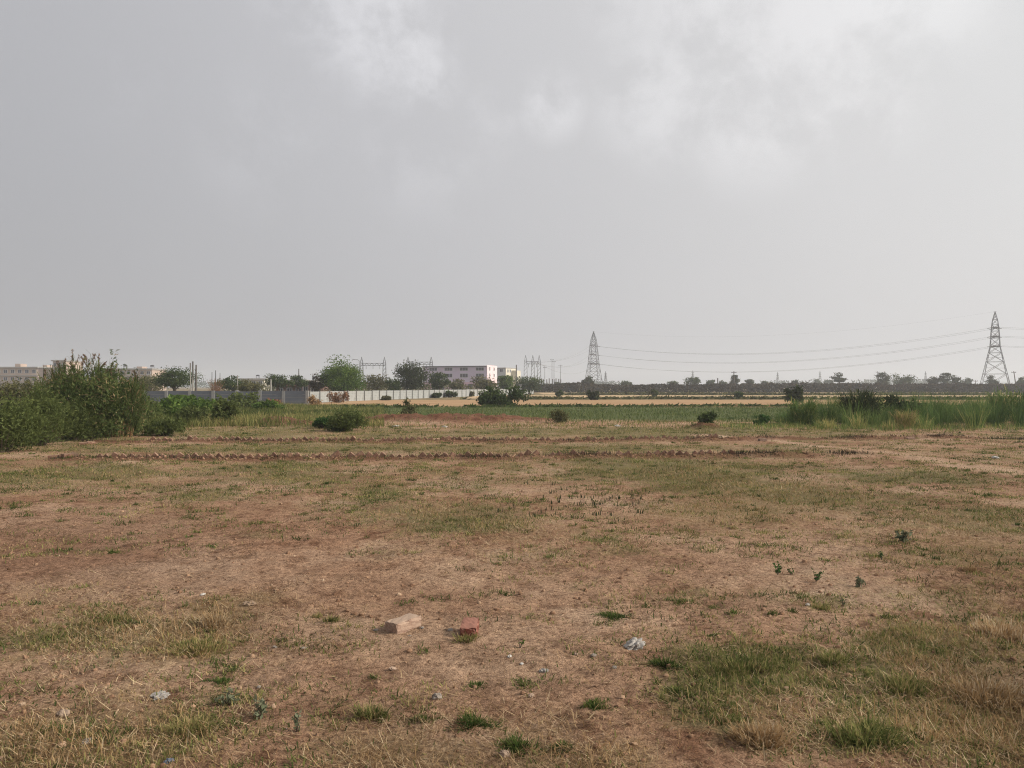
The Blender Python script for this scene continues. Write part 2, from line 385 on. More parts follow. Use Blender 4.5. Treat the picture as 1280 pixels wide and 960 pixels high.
def ground():
    ys = strip_rows(); us = np.linspace(-1.25, 1.25, 1001)
    Yg, Ug = np.meshgrid(ys, us, indexing='ij')
    Xg = Ug * (np.maximum(Yg, 0) + 9)
    Z = np.zeros_like(Xg); kk = (Yg > 1) & (Yg < 75); Z[kk] = hgt(Xg[kk], Yg[kk]); kk = ~kk; Z[kk] = hgt(Xg[kk], Yg[kk])
    mb = MB(); nr, nc = Xg.shape
    i = np.arange(nr - 1)[:, None] * nc + np.arange(nc - 1)[None, :]
    Q = np.stack([i, i + 1, i + nc + 1, i + nc], -1).reshape(-1, 4)
    mb.add(np.stack([Xg, Yg, Z], -1), Q)
    me = mb.mesh('ground', smooth=True)
    X, Y = Xg.ravel(), Yg.ravel()
    s = np.zeros(len(X)); g = np.zeros(len(X)); nr_ = (Y > 1.5) & (Y < 45); s[nr_], g[nr_] = cover(X[nr_], Y[nr_])
    px, py = topx(X, Y)
    red = np.clip(bank(X, Y) * 3.2 - .12, 0, 1)
    red = np.maximum(red, .5 * np.exp(-(((px - 120) / 200) ** 2 + ((py - 690) / 50) ** 2) ** 1.2) * (Y > 1))
    for a, b in (ROW1, ROW2): red = np.maximum(red, (.85 * np.exp(-(seg_dist(X, Y + .10, a, b) / .28) ** 4)) * np.clip(.3 + 1.2 * fbm(X * 1.5, Y * 1.5, 15, 3), 0, 1))  # red-brown row earth, also darkened to paint in the shadow line under the bricks
    fld = sstep(33, 37, Y + 1.5 * (fbm(X * .4, Y * .4, 61) - .5)) * (1 - sstep(56, 58, Y)) * (1 - np.clip(bank(X, Y) * 2, 0, 1))
    wild = sstep(57, 59, Y)
    pth = np.zeros_like(X); pale = np.zeros_like(X); pale[nr_] = .8 * bare(X[nr_], Y[nr_])
    for a, b, w in PATHS: pth = np.maximum(pth, np.exp(-(seg_dist(X, Y, a, b) / w) ** 4))
    for nm, v in (('straw', s), ('green', g), ('red', red), ('field', fld), ('wild', wild), ('path', np.maximum(pth, pale))):
        a_ = me.attributes.new(nm, 'FLOAT', 'POINT'); a_.data.foreach_set('value', v.astype(np.float32))
    m, nt, ns, ls = new_mat('dry_earth')
    geo = ns.new('ShaderNodeNewGeometry'); P = geo.outputs['Position']
    A = lambda nm: N_(ns, 'ShaderNodeAttribute', attribute_name=nm).outputs['Fac']
    n0 = noise(ns, ls, P, .55, 6, .6); n1 = noise(ns, ls, P, 4.5, 6, .65); n2 = noise(ns, ls, P, 26, 6, .7); n3 = noise(ns, ls, P, 110, 4, .7)
    c = ramp(ns, [(.34, (.28, .156, .096)), (.5, (.40, .252, .165)), (.66, (.50, .355, .25))]); ls.new(n0.outputs[0], c.inputs[0]); c = c.outputs[0]
    r1 = ramp(ns, [(.35, (.57, .50, .46)), (.5, (1, 1, 1)), (.68, (1.2, 1.19, 1.18))]); ls.new(n1.outputs[0], r1.inputs[0])
    c = mix(ns, ls, 1.0, c, r1.outputs[0], 'MULTIPLY')
    r2 = ramp(ns, [(.36, (.40, .34, .30)), (.49, (1, 1, 1)), (.64, (1.28, 1.27, 1.26))]); ls.new(n2.outputs[0], r2.inputs[0])
    c = mix(ns, ls, .85, c, r2.outputs[0], 'MULTIPLY')
    r3 = ramp(ns, [(.38, (.42, .37, .33)), (.52, (1, 1, 1)), (.66, (1.3, 1.3, 1.3))]); ls.new(n3.outputs[0], r3.inputs[0])
    c = mix(ns, ls, .7, c, r3.outputs[0], 'MULTIPLY')
    rr = mix(ns, ls, 1.0, mix(ns, ls, 1.0, (.135, .056, .034), r2.outputs[0], 'MULTIPLY'), r1.outputs[0], 'MULTIPLY')
    def thr(att, nz, lo, hi, k):
        a = ns.new('ShaderNodeMath'); a.operation = 'MULTIPLY_ADD'; ls.new(att, a.inputs[0]); a.inputs[1].default_value = .55; ls.new(nz, a.inputs[2])
        q = ns.new('ShaderNodeMapRange'); q.interpolation_type = 'SMOOTHSTEP'; ls.new(a.outputs[0], q.inputs[0])
        q.inputs[1].default_value = lo; q.inputs[2].default_value = hi; q.inputs[4].default_value = k
        return q.outputs[0]
    sc = ramp(ns, [(.3, (.17, .11, .058)), (.55, (.30, .215, .115)), (.75, (.42, .33, .19))]); ls.new(n2.outputs[0], sc.inputs[0])
    c = mix(ns, ls, thr(A('straw'), n1.outputs[0], .62, 1.0, .62), c, sc.outputs[0])
    gc = ramp(ns, [(.3, (.065, .07, .028)), (.55, (.125, .13, .05)), (.8, (.21, .19, .08))]); ls.new(n2.outputs[0], gc.inputs[0])
    c = mix(ns, ls, thr(A('green'), n1.outputs[0], .66, 1.05, .62), c, gc.outputs[0])
    fc = ramp(ns, [(.3, (.075, .085, .035)), (.6, (.11, .13, .05)), (.8, (.16, .17, .075))]); ls.new(n1.outputs[0], fc.inputs[0])
    c = mix(ns, ls, A('field'), c, fc.outputs[0])
    wc = ramp(ns, [(.35, (.16, .13, .07)), (.6, (.24, .18, .10))]); ls.new(n0.outputs[0], wc.inputs[0])
    c = mix(ns, ls, A('wild'), c, wc.outputs[0])
    pc = mix(ns, ls, .8, mix(ns, ls, .8, (.50, .36, .25), r2.outputs[0], 'MULTIPLY'), r3.outputs[0], 'MULTIPLY')
    fm2 = ns.new('ShaderNodeMath'); fm2.operation = 'MULTIPLY'; ls.new(A('path'), fm2.inputs[0]); fm2.inputs[1].default_value = .6
    c = mix(ns, ls, fm2.outputs[0], c, pc)
    fm = ns.new('ShaderNodeMath'); fm.operation = 'MULTIPLY'; ls.new(A('red'), fm.inputs[0]); fm.inputs[1].default_value = .85
    c = mix(ns, ls, fm.outputs[0], c, rr)
    p = ns.new('ShaderNodeBsdfPrincipled'); ls.new(c, p.inputs['Base Color']); p.inputs['Roughness'].default_value = .95
    p.inputs['Specular IOR Level'].default_value = .1
    h = ns.new('ShaderNodeMath'); h.operation = 'MULTIPLY_ADD'; ls.new(n3.outputs[0], h.inputs[0]); h.inputs[1].default_value = .35; ls.new(n2.outputs[0], h.inputs[2])
    b = ns.new('ShaderNodeBump'); b.inputs['Strength'].default_value = 1.0; b.inputs['Distance'].default_value = .045
    ls.new(h.outputs[0], b.inputs['Height']); ls.new(b.outputs[0], p.inputs['Normal'])
    o = ns.new('ShaderNodeOutputMaterial'); ls.new(p.outputs[0], o.inputs[0])
    ob = bpy.data.objects.new('ground', me); COL.objects.link(ob); me.materials.append(m)
    tag(ob, 'bare reddish brown earth of the open plot with straw', 'ground', kind='structure')
ground()

def sheet(name, label, xs, y0, y1, mat, dz=.012, ny=10):
    """flat field lying just above the ground with ragged far and near edges"""
    xs = np.asarray(xs, float); n = len(xs); mb = MB(); V = []
    for j in range(ny):
        t = j / (ny - 1)
        ya = y0 + (fbm(xs * .15, xs * 0 + 3, 71) - .5) * (y1 - y0) * .12; yb = y1 + (fbm(xs * .15, xs * 0 + 9, 72) - .5) * (y1 - y0) * .12
        Y = ya + (yb - ya) * t
        V.append(np.stack([xs, Y, hgt(xs, Y) + dz], 1))
    i = np.arange(ny - 1)[:, None] * n + np.arange(n - 1)[None, :]
    mb.add(np.concatenate(V), np.stack([i, i + 1, i + n + 1, i + n], -1).reshape(-1, 4))
    return tag(mb.build(name, mat, smooth=True), label, 'field', kind='structure')

def field_mat(name, lo, mid, hi, scale):
    m, nt, ns, ls = new_mat(name)
    g = ns.new('ShaderNodeNewGeometry'); mp = ns.new('ShaderNodeMapping'); ls.new(g.outputs['Position'], mp.inputs[0]); mp.inputs['Scale'].default_value = (.35, 1, 1)
    n1 = noise(ns, ls, mp.outputs[0], scale, 7, .65)
    r = ramp(ns, [(.34, lo), (.5, mid), (.66, hi)]); ls.new(n1.outputs[0], r.inputs[0])
    d = ns.new('ShaderNodeBsdfDiffuse'); ls.new(r.outputs[0], d.inputs[0])
    o = ns.new('ShaderNodeOutputMaterial'); ls.new(d.outputs[0], o.inputs[0]); return m
stub1 = field_mat('tan_stubble', (.30, .19, .11), (.38, .25, .15), (.44, .31, .19), .5)
stub2 = field_mat('pale_stubble', (.37, .255, .155), (.48, .355, .225), (.56, .43, .285), .35)
sheet('stubble_field', 'tan harvested field beyond the green grass', np.arange(-18, 80, 1.0), 57.5, 88, stub1)
sheet('stubble_field', 'pale harvested strip between the two grassy bunds', np.arange(-6, 130, 1.5), 97, 132, stub2)
sheet('stubble_field', 'farthest pale stubble strip at the foot of the scrub', np.arange(6, 220, 2.0), 146, 188, stub2)

# ------------------------------------------------------------------ ground cover: grass and litter (stuff)
def sample(n, y0, y1, half=.78, pw=1.0):
    """points over the fan of ground in view, thinning with distance"""
    u = R.uniform(0, 1, n); Y = y0 * (y1 / y0) ** u if pw == 1 else (y0 ** -.6 + u * (y1 ** -.6 - y0 ** -.6)) ** (-1 / .6)
    X = R.uniform(-half, half, n) * (Y + 1.2)
    return X, Y

def scatter_cover():
    dry, mx, gr, lit, mat_ = MB(), MB(), MB(), MB(), MB()
    # lying straw
    X, Y = sample(330000, 2.5, 20, pw=1.0); s, g = cover(X, Y)
    k = R.uniform(0, 1, len(X)) < np.clip(.02 + s * .45 + 1.6 * (fbm(X * 1.2, Y * 1.2, 81) - .45) + 1.2 * (fbm(X * 4.5, Y * 4.5, 80, 3) - .5), .02, 1) * (1 - .75 * bare(X, Y)); X, Y = X[k], Y[k]; n = len(X)
    blades(lit, np.stack([X, Y, hgt(X, Y) + .004], 1), R.gamma(3.5, .013, n) + .012, R.uniform(.0012, .003, n) * (1 + Y / 12), R.uniform(0, 2 * PI, n),
           R.uniform(1.0, 1.56, n), R.normal(.0, .3, n), np.clip(R.beta(1.5, 1.8, n) + 1.3 * (fbm(X * .8, Y * .8, 82) - .5), 0, 1))
    # standing short dry stubble and grass, much of it lodged
    X, Y = sample(330000, 2.6, 30, pw=1); s, g = cover(X, Y)
    cl = fbm(X * 3.1, Y * 3.1, 83, 3)
    k = R.uniform(0, 1, len(X)) < np.clip((s - .10) * 1.0, 0, 1) * sstep(.48, .60, cl + .13 * s); X, Y, s = X[k], Y[k], s[k]; n = len(X)
    H = (.016 + .036 * np.clip(s, 0, 1.2) ** 1.5) * R.gamma(6, 1 / 6, n)
    blades(dry, np.stack([X, Y, hgt(X, Y) - .004], 1), H, R.uniform(.0014, .0032, n) * (1 + Y / 8), R.uniform(0, 2 * PI, n), np.abs(R.normal(.8, .42, n)), R.normal(.5, .5, n),
           np.clip(R.normal(.5, .26, n), 0, 1))
    # half dry, olive grass
    X, Y = sample(360000, 2.6, 33, pw=1); s, g = cover(X, Y)
    cl = fbm(X * 2.6, Y * 2.6, 87, 3)
    k = R.uniform(0, 1, len(X)) < np.clip((g - .16) * 1.0, 0, 1) * sstep(.47, .58, cl + .15 * g); X, Y, s, g = X[k], Y[k], s[k], g[k]; n = len(X)
    H = (.014 + .036 * np.clip(g, 0, 1.2) ** 1.3) * R.gamma(6, 1 / 6, n)
    blades(mx, np.stack([X, Y, hgt(X, Y) - .004], 1), H, R.uniform(.0018, .004, n) * (1 + Y / 8), R.uniform(0, 2 * PI, n), np.abs(R.normal(.85, .42, n)), R.normal(.5, .45, n),
           np.clip(R.normal(.56 + .25 * (s - g), .25, n), 0, 1))
    # low flat mats and sprigs of green and olive weeds
    X, Y = sample(9000, 2.7, 30, pw=1); s, g = cover(X, Y)
    cl = fbm(X * .6, Y * .6, 89, 4)
    k = R.uniform(0, 1, len(X)) < np.clip(.05 + 1.0 * g + 1.6 * (cl - .48) + .40 * sstep(6, 13, Y), 0.0, 1) * (1 - .93 * bare(X, Y)); X, Y, g = X[k], Y[k], g[k]
    for i in range(len(X)):
        far_ = 1 + Y[i] / 12
        m = int(R.integers(16, 60)); r = R.gamma(2.5, .022) * far_ ** .6
        x = X[i] + R.normal(0, r, m) * 1.3; y = Y[i] + R.normal(0, r, m)
        t = R.uniform(.0, .75)
        blades(gr if R.uniform() < .16 else mat_, np.stack([x, y, hgt(x, y) - .004], 1), R.uniform(.016, .045, m) * far_ ** .6, R.uniform(.003, .006, m) * far_, R.uniform(0, 2 * PI, m),
               np.abs(R.normal(.8, .35, m)), R.normal(.4, .4, m), np.clip(R.normal(t, .2, m), 0, 1))
    tag(lit.build('straw_litter', M['litter']), 'broken straw lying over the bare soil', 'litter', kind='stuff')
    tag(dry.build('dry_grass', M['dry']), 'short dry straw coloured grass over the plot', 'grass', kind='stuff')
    tag(mx.build('olive_grass', M['mixed']), 'half dry olive grass in patches over the plot', 'grass', kind='stuff')
    tag(mat_.build('low_weeds', M['mixed']), 'flat olive weed mats dotted over the plot', 'weeds', kind='stuff')
    tag(gr.build('green_sprigs', M['green']), 'small green sprigs scattered over the plot', 'grass', kind='stuff')
scatter_cover()

def rubble():
    mb = MB()
    ico = np.array([(0, 0, 1), (.9, 0, .3), (.28, .85, .3), (-.72, .53, .3), (-.72, -.53, .3), (.28, -.85, .3), (0, 0, -.6)])
    tri = np.array([[0, 1, 2], [0, 2, 3], [0, 3, 4], [0, 4, 5], [0, 5, 1], [6, 2, 1], [6, 3, 2], [6, 4, 3], [6, 5, 4], [6, 1, 5]])
    import bmesh
    bm = bmesh.new(); bmesh.ops.create_icosphere(bm, subdivisions=2, radius=1); bm.verts.ensure_lookup_table()
    ico = np.array([v.co[:] for v in bm.verts]); tri = np.array([[v.index for v in f.verts] for f in bm.faces]); bm.free()
    X, Y = sample(15000, 2.6, 24, pw=1)
    px, py = topx(X, Y)
    k = R.uniform(0, 1, len(X)) < np.clip(.35 + 1.2 * (fbm(X * .9, Y * .9, 91) - .45), .08, 1); X, Y = X[k], Y[k]
    # crumbling earth along the broken right half of the two brick rows
    for (a, b), t0, nn in ((ROW1, .02, 900), (ROW2, .05, 1300)):
        t = R.uniform(t0, 1.05, nn); X = np.append(X, a[0] + (b[0] - a[0]) * t); Y = np.append(Y, a[1] + (b[1] - a[1]) * t + R.normal(-.08, .13, nn))
    for x, y in zip(X, Y):
        s = min(R.gamma(1.5, .0030), .013) * (1 + y / 25) + .002; row_ = False
        if seg_dist(np.array(x), np.array(y), *ROW2) < .5 and y > 20 or (y > 15 and seg_dist(np.array(x), np.array(y), *ROW1) < .4): s = min(R.gamma(3, .006), .032); row_ = True
        qm = np.linalg.qr(R.normal(size=(3, 3)))[0]; lo = 1 + .22 * np.sin(ico @ R.normal(0, 2.2, 3) + R.uniform(0, 6)) + .14 * np.sin(ico @ R.normal(0, 4, 3))
        mb.add((ico * lo[:, None]) @ qm * s * np.array([1, R.uniform(.6, 1), R.uniform(.6, 1.1)]) + np.array([x, y, float(hgt(x, y)) + s * .1]), None, tri, R.uniform(0, .4) if row_ else R.beta(1.5, 3.4))
    m = foliage('soil_clods', [(0, (.19, .11, .07)), (.5, (.31, .20, .13)), (.9, (.38, .28, .20)), (1, (.42, .38, .34))], 0)
    tag(mb.build('soil_rubble', m), 'small clods and pebbles lying over the bare soil', 'rubble', kind='stuff')
rubble()

def field_grass():
    mb = MB()
    n = 60000
    Y = R.uniform(33, 57.2, n) ** 1.0; X = R.uniform(-15, 46, n)
    k = (X < Y * .75) & (R.uniform(0, 1, n) < .25 + 1.0 * fbm(X * .5, Y * .5, 101)) & (bank(X, Y) < .18); X, Y = X[k], Y[k]; n = len(X)
    e = np.exp(-((Y - 56.5) / 1.0) ** 2)
    H = R.uniform(.08, .19, n) * (1 - .35 * sstep(46, 54, Y) + .5 * e + .5 * (fbm(X * .25, Y * .25, 103) - .5))
    blades(mb, np.stack([X, Y, hgt(X, Y) - .01], 1), H, R.uniform(.018, .035, n), R.uniform(0, 2 * PI, n), np.abs(R.normal(.3, .25, n)), R.normal(.3, .3, n), np.clip(R.normal(.5, .2, n) - .3 * e, 0, 1))
    tag(mb.build('field_grass', M['field']), 'dense green grass of the low field', 'grass', kind='stuff')
    # rough weeds and dry stalks on the left, before the walls
    mb = MB(); n = 60000
    px = R.uniform(120, 480, n); Y = R.uniform(29, 63, n); X = xat(px, Y)
    d = fbm(X * .5, Y * .5, 107); k = (R.uniform(0, 1, n) < .15 + 1.1 * d) & (bank(X, Y) < .25); X, Y = X[k], Y[k]; n = len(X)
    H = R.uniform(.12, .5, n) * (.25 + 1.5 * fbm(X * .4, Y * .4, 109) * (1 - .5 * sstep(330, 420, CX + F * X / Y)))
    blades(mb, np.stack([X, Y, hgt(X, Y) - .01], 1), H, R.uniform(.015, .035, n), R.uniform(0, 2 * PI, n), np.abs(R.normal(.3, .25, n)), R.normal(.3, .3, n), np.clip(R.normal(.30, .2, n) + 1.2 * (fbm(X * .45, Y * .45, 111) - .5), 0, 1))
    tag(mb.build('rough_weeds', M['mixed']), 'rough olive weeds and dry stalks before the panel walls', 'weeds', kind='stuff')
    # grassy fringe where plot meets field
    mb = MB(); n = 24000
    Y = R.uniform(24.5, 34, n); X = R.uniform(-.78, .8, n) * Y
    k = R.uniform(0, 1, n) < np.clip(sstep(25, 30, Y) * (.2 + fbm(X * .6, Y * .6, 113)), 0, 1) * (bank(X, Y) < .10); X, Y = X[k], Y[k]; n = len(X)
    blades(mb, np.stack([X, Y, hgt(X, Y) - .01], 1), R.uniform(.05, .2, n), R.uniform(.01, .025, n), R.uniform(0, 2 * PI, n), np.abs(R.normal(.4, .3, n)), R.normal(.3, .3, n), np.clip(R.normal(.40, .22, n), 0, 1))
    tag(mb.build('fringe_grass', M['mixed']), 'low olive grass along the edge of the green field', 'grass', kind='stuff')
    # bunds between the stubble strips
    for (yb, x0, x1, hh, lab) in ((92, -6, 110, .28, 'dark grassy bund between the tan field and the pale strip'), (139, 8, 170, .35, 'far grassy bund between the two pale strips'), (57.6, -12, 50, .10, 'ragged weedy edge between green field and stubble')):
        mb = MB(); n = int((x1 - x0) * 60)
        X = R.uniform(x0, x1, n); Y = yb + R.normal(0, yb * .010, n) + .02 * yb * np.sin(X * .08)
        k = R.uniform(0, 1, n) < -.25 + 1.9 * fbm(X * .22, X * 0, 117); X, Y = X[k], Y[k]; n = len(X)
        leaves(mb, np.stack([X, Y, hgt(X, Y) + R.uniform(0, 1, n) * hh * (.4 + fbm(X * .3, Y * .1, 119))], 1), .30 + .004 * yb, .12 + .0015 * yb, np.clip(R.normal(.45, .25, n), 0, 1), 0, np.tile(np.array([.8, 0, .3]), (n, 1)))
        tag(mb.build('bund_grass', M['tree_olive' if yb != 57.6 else 'reed']), lab, 'grass', kind='stuff')
field_grass()

# ------------------------------------------------------------------ plants
def crown_points(w, d, h, nclump, nleaf, cr, flat=0.0, shell=.55):
    """leaf positions grouped in clumps that fill an uneven crown; base of crown at z=0"""
    c = R.normal(size=(nclump, 3)); c /= np.linalg.norm(c, axis=1)[:, None]
    c *= (R.uniform(shell ** 3, 1, nclump) ** (1 / 3))[:, None] * R.uniform(.8, 1.08, nclump)[:, None]
    if flat: c[:, 2] = np.sign(c[:, 2]) * np.abs(c[:, 2]) ** (1 + flat) ; c[:, 2] = np.where(c[:, 2] < -.2, c[:, 2] * .5, c[:, 2])
    C = c * np.array([w / 2, d / 2, h / 2]) * .88 + np.array([0, 0, h / 2])
    ti = R.normal(.5, .16, nclump)
    C = C * np.where(R.uniform(0, 1, (nclump, 1)) < .3, R.uniform(.55, .85, (nclump, 1)), R.uniform(.9, 1.06, (nclump, 1)))
    idx = R.integers(0, nclump, nleaf)
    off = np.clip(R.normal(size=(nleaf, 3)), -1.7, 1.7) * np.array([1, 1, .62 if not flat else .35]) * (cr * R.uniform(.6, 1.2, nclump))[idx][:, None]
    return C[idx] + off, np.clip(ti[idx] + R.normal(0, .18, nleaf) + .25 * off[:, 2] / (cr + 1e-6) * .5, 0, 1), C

def tree(name, label, px, Y, w_px, top_py, mat, low_py=None, nleaf=2600, nclump=26, leaf=None, flat=0.0, trunk=True, group=None, cat='tree', trunk_mat='bark', shell=.5, lean=0.0):
    w = w_px / F * Y; ht = zat(top_py, Y); zl = (0.12 * ht if low_py is None else max(0.0, zat(low_py, Y)))
    X = xat(px, Y); g = float(hgt(X, Y)); h = ht - zl - g
    root = empty(name, label, cat, (X, Y, g), 0, group)
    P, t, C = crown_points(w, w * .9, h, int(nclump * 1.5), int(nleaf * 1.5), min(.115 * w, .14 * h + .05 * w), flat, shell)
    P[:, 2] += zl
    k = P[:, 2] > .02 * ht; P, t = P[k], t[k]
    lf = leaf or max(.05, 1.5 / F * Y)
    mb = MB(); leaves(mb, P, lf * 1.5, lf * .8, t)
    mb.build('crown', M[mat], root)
    if trunk:
        mb = MB(); r0 = max(.03, w * .028); zf = zl + .35 * h
        tube(mb, [(0, 0, -.05), (lean * .3 + .03 * w, 0, zf * .5), (lean + .02 * w, 0, zf)], [r0 * 1.3, r0, r0 * .7], 7)
        for c in C[R.permutation(len(C))[:9]]:
            e = c + np.array([0, 0, zl]); s = np.array([lean * .6, 0, zf * R.uniform(.45, .95)])
            m = (s + e) / 2 + np.array([0, 0, .06 * h]) * R.normal()
            tube(mb, [s, m, e], [r0 * .55, r0 * .35, r0 * .12], 5)
        mb.build('trunk', M[trunk_mat], root)
    return root

def shrub(name, label, px, py, w_px, top_py, mat, nleaf=5000, nclump=30, leaf=.06, thin=.25, group=None, depth=.8, stems=True, cat='shrub', droop=0.0, rise=.0):
    """bush whose foliage reaches the ground; (px, py) is its foot"""
    X, Y = at(px, py); g = float(hgt(X, Y)); w = w_px / F * Y; h = zat(top_py, Y) - g
    root = empty(name, label, cat, (X, Y, g), 0, group)
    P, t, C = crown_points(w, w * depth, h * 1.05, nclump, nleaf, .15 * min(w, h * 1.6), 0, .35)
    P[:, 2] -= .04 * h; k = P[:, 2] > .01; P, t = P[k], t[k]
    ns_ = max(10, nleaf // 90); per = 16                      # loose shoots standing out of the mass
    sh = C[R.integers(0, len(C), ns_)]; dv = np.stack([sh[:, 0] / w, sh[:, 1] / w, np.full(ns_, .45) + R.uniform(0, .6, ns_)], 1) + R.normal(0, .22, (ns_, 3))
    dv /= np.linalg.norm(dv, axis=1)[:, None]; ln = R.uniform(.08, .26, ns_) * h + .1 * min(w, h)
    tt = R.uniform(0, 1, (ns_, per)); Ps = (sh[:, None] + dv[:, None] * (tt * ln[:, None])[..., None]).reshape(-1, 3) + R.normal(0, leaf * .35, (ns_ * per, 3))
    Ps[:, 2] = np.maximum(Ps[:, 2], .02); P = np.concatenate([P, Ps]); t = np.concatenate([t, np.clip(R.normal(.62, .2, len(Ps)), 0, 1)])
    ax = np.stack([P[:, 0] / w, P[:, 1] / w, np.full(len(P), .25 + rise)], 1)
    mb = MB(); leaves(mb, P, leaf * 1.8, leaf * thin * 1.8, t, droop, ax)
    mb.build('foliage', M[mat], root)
    if stems:
        mb = MB()
        for c in C[R.permutation(len(C))[:14]]:
            c = c * .92
            tube(mb, [(c[0] * .15, c[1] * .15, -.03), (c[0] * .55, c[1] * .55, c[2] * .55), tuple(c)], [.008 * h + .012, .006 * h + .006, .004], 5)
        mb.build('stem', M['twig'], root)
    return root

def reed_clump(label, px, py, w_px, top_py, n=1500, plumes=6, mat='reed', name='reed_clump', dry=.25, bl=1.0, cane=True, group=None, wid=.022, cat='reeds'):
    X, Y = at(px, py); g = float(hgt(X, Y)); w = w_px / F * Y; h = zat(top_py, Y) - g
    root = empty(name, label, cat, (X, Y, g), 0, group)
    r = w / 2
    # canes
    nc = int(50 * min(2, w)); a = R.uniform(0, 2 * PI, nc); q = r * .62 * np.sqrt(R.uniform(0, 1, nc))
    B = np.stack([q * np.cos(a), q * np.sin(a) * .8, np.zeros(nc)], 1)
    hc = h * (1 - .45 * (q / r) ** 2) * R.uniform(.62, 1.0, nc); out = np.stack([np.cos(a), np.sin(a), 0 * a], 1) * (q / r)[:, None] * .35
    mc = MB(); ml = MB(); tips = []
    for i in range(nc):
        tip = B[i] + out[i] * hc[i] + np.array([R.normal(0, .04), R.normal(0, .04), hc[i] * .93])
        md = B[i] * .5 + tip * .5 + np.array([0, 0, .06 * hc[i]]) - out[i] * .08 * hc[i]
        tube(mc, [B[i], md, tip], [.011, .009, .004], 5, R.uniform(0, 1)); tips.append(tip)
    if cane: mc.build('cane', M['cane'], root)
    # arching leaves along the canes
    ii = R.integers(0, nc, n); t = R.uniform(.16, 1.0, n) ** .8
    tp = np.array(tips); P = B[ii] * (1 - t)[:, None] + tp[ii] * t[:, None] + R.normal(0, .05 * min(1, w), (n, 3)); P[:, 2] = np.maximum(P[:, 2], .01)
    azo = np.arctan2(P[:, 1], P[:, 0]) + R.normal(0, 1.1, n)
    blades(ml, P, R.uniform(.25, .62, n) * bl * min(1., h / 2.0 + .35), R.uniform(.6, 1.4, n) * wid, azo, np.abs(R.normal(.55, .3, n)), R.normal(1.0, .4, n),
           np.clip(R.normal(.48, .2, n) + .55 * (R.uniform(0, 1, n) < dry * .35), 0, 1))
    ml.build('foliage', M[mat], root)
    if plumes:
        top = np.argsort(-tp[:, 2])[:plumes]
        for i in top:
            mp = MB(); k = 46; s = R.uniform(0, 1, k); L = R.uniform(.22, .36) * h / 2.4
            ln = R.normal(0, .35)
            C = tp[i] + np.stack([ln * s * L + R.normal(0, .018, k), R.normal(0, .018, k), s * L], 1)
            leaves(mp, C, .09, .022, R.beta(2, 2, k), 0, np.tile(np.array([ln, 0, 1.0]), (k, 1)))
            mp.build('plume', M['plume'], root)
    return root

# left mass, nearest first
shrub('feathery_shrub', 'bright feathery green shrub at the far left edge, nearest of the thicket', 2, 566, 86, 494, 'shrub', 10000, 34, .05, .26)
shrub('feathery_shrub', 'bright feathery green shrub just before the tall brown-plumed reeds', 52, 557, 70, 486, 'shrub', 9000, 34, .05, .26)
shrub('feathery_shrub', 'mid green feathery shrub at the foot of the plumed reeds', 92, 551, 58, 494, 'shrub', 6500, 30, .05, .28)
shrub('thicket_bush', 'dense olive bush filling the space behind the plumed reeds', 112, 549, 112, 456, 'reed', 10500, 64, .07, .26, depth=.75)
shrub('thicket_bush', 'leafy olive bush at the right flank of the reeds', 156, 543, 56, 474, 'reed', 4200, 30, .075, .3)
reed_clump('tallest reed clump with brown seed plumes behind the feathery shrubs', 104, 546, 62, 441, 4600, 12, dry=.4, wid=.017)
reed_clump('dark rounded reed clump with dry canes showing at its foot', 146, 547, 60, 462, 4600, 3, dry=.35, wid=.017)
reed_clump('shorter reed clump with two plumes, left of the tallest reeds', 72, 540, 40, 460, 2400, 4, dry=.5, wid=.017)
shrub('thorn_shrub', 'olive brown shrub behind the feathery shrubs under the far flats', 24, 521, 84, 470, 'tree_olive', 6500, 40, .08, .4)
shrub('thicket_bush', 'ragged green bush directly right of the reed clumps', 176, 530, 46, 500, 'shrub', 3000, 26, .07, .35)
shrub('thicket_bush', 'wide green scrub before the pole trio and blue wall', 252, 521, 64, 497, 'tree_bright', 3600, 34, .09, .4)
shrub('thicket_bush', 'low ragged scrub left of the upright bare stemmed bush', 238, 529, 50, 508, 'shrub', 2400, 28, .07, .35)
shrub('thicket_bush', 'low scrub before the right posts of the slate blue wall', 334, 514, 44, 500, 'tree_bright', 1800, 24, .10, .4)
shrub('small_shrub', 'small rounded green bush by the dry canes of the reeds', 163, 546, 22, 524, 'shrub', 1500, 12, .05, .35)
shrub('small_shrub', 'low spreading green bush right of the reeds in dry grass', 207, 545, 48, 524, 'shrub', 2800, 20, .06, .3)
shrub('small_shrub', 'upright green bush with a bare stem in the rough weeds', 281, 531, 30, 496, 'shrub', 2600, 18, .075, .35)
shrub('spreading_shrub', 'low dark feathery bush sprawling before the dug red bank', 432, 539, 60, 512, 'shrub', 4800, 26, .065, .25)
shrub('spreading_shrub', 'flat dark scrub heaped beside the sprawling feathery bush', 404, 536, 40, 522, 'herb', 1800, 16, .06, .3)
shrub('sparse_shrub', 'sparse pale twiggy bush in the green field by the red bank', 511, 523, 24, 499, 'tree_olive', 420, 14, .085, .35)
shrub('thicket_bush', 'bright green bush before the slate blue wall, left of its second post', 225, 519, 46, 496, 'tree_bright', 2200, 18, .12, .5)
shrub('thicket_bush', 'mid green bush covering the slate blue wall below its pale posts', 300, 512, 70, 494, 'shrub', 2600, 22, .13, .5)
shrub('thicket_bush', 'yellow green creeper mound spreading right of the reed clumps', 196, 526, 56, 500, 'tree_bright', 3000, 22, .11, .5)
shrub('dry_bush', 'dry brown bush against the right part of the slate blue wall', 342, 508, 22, 497, 'bare', 700, 12, .10, .3)
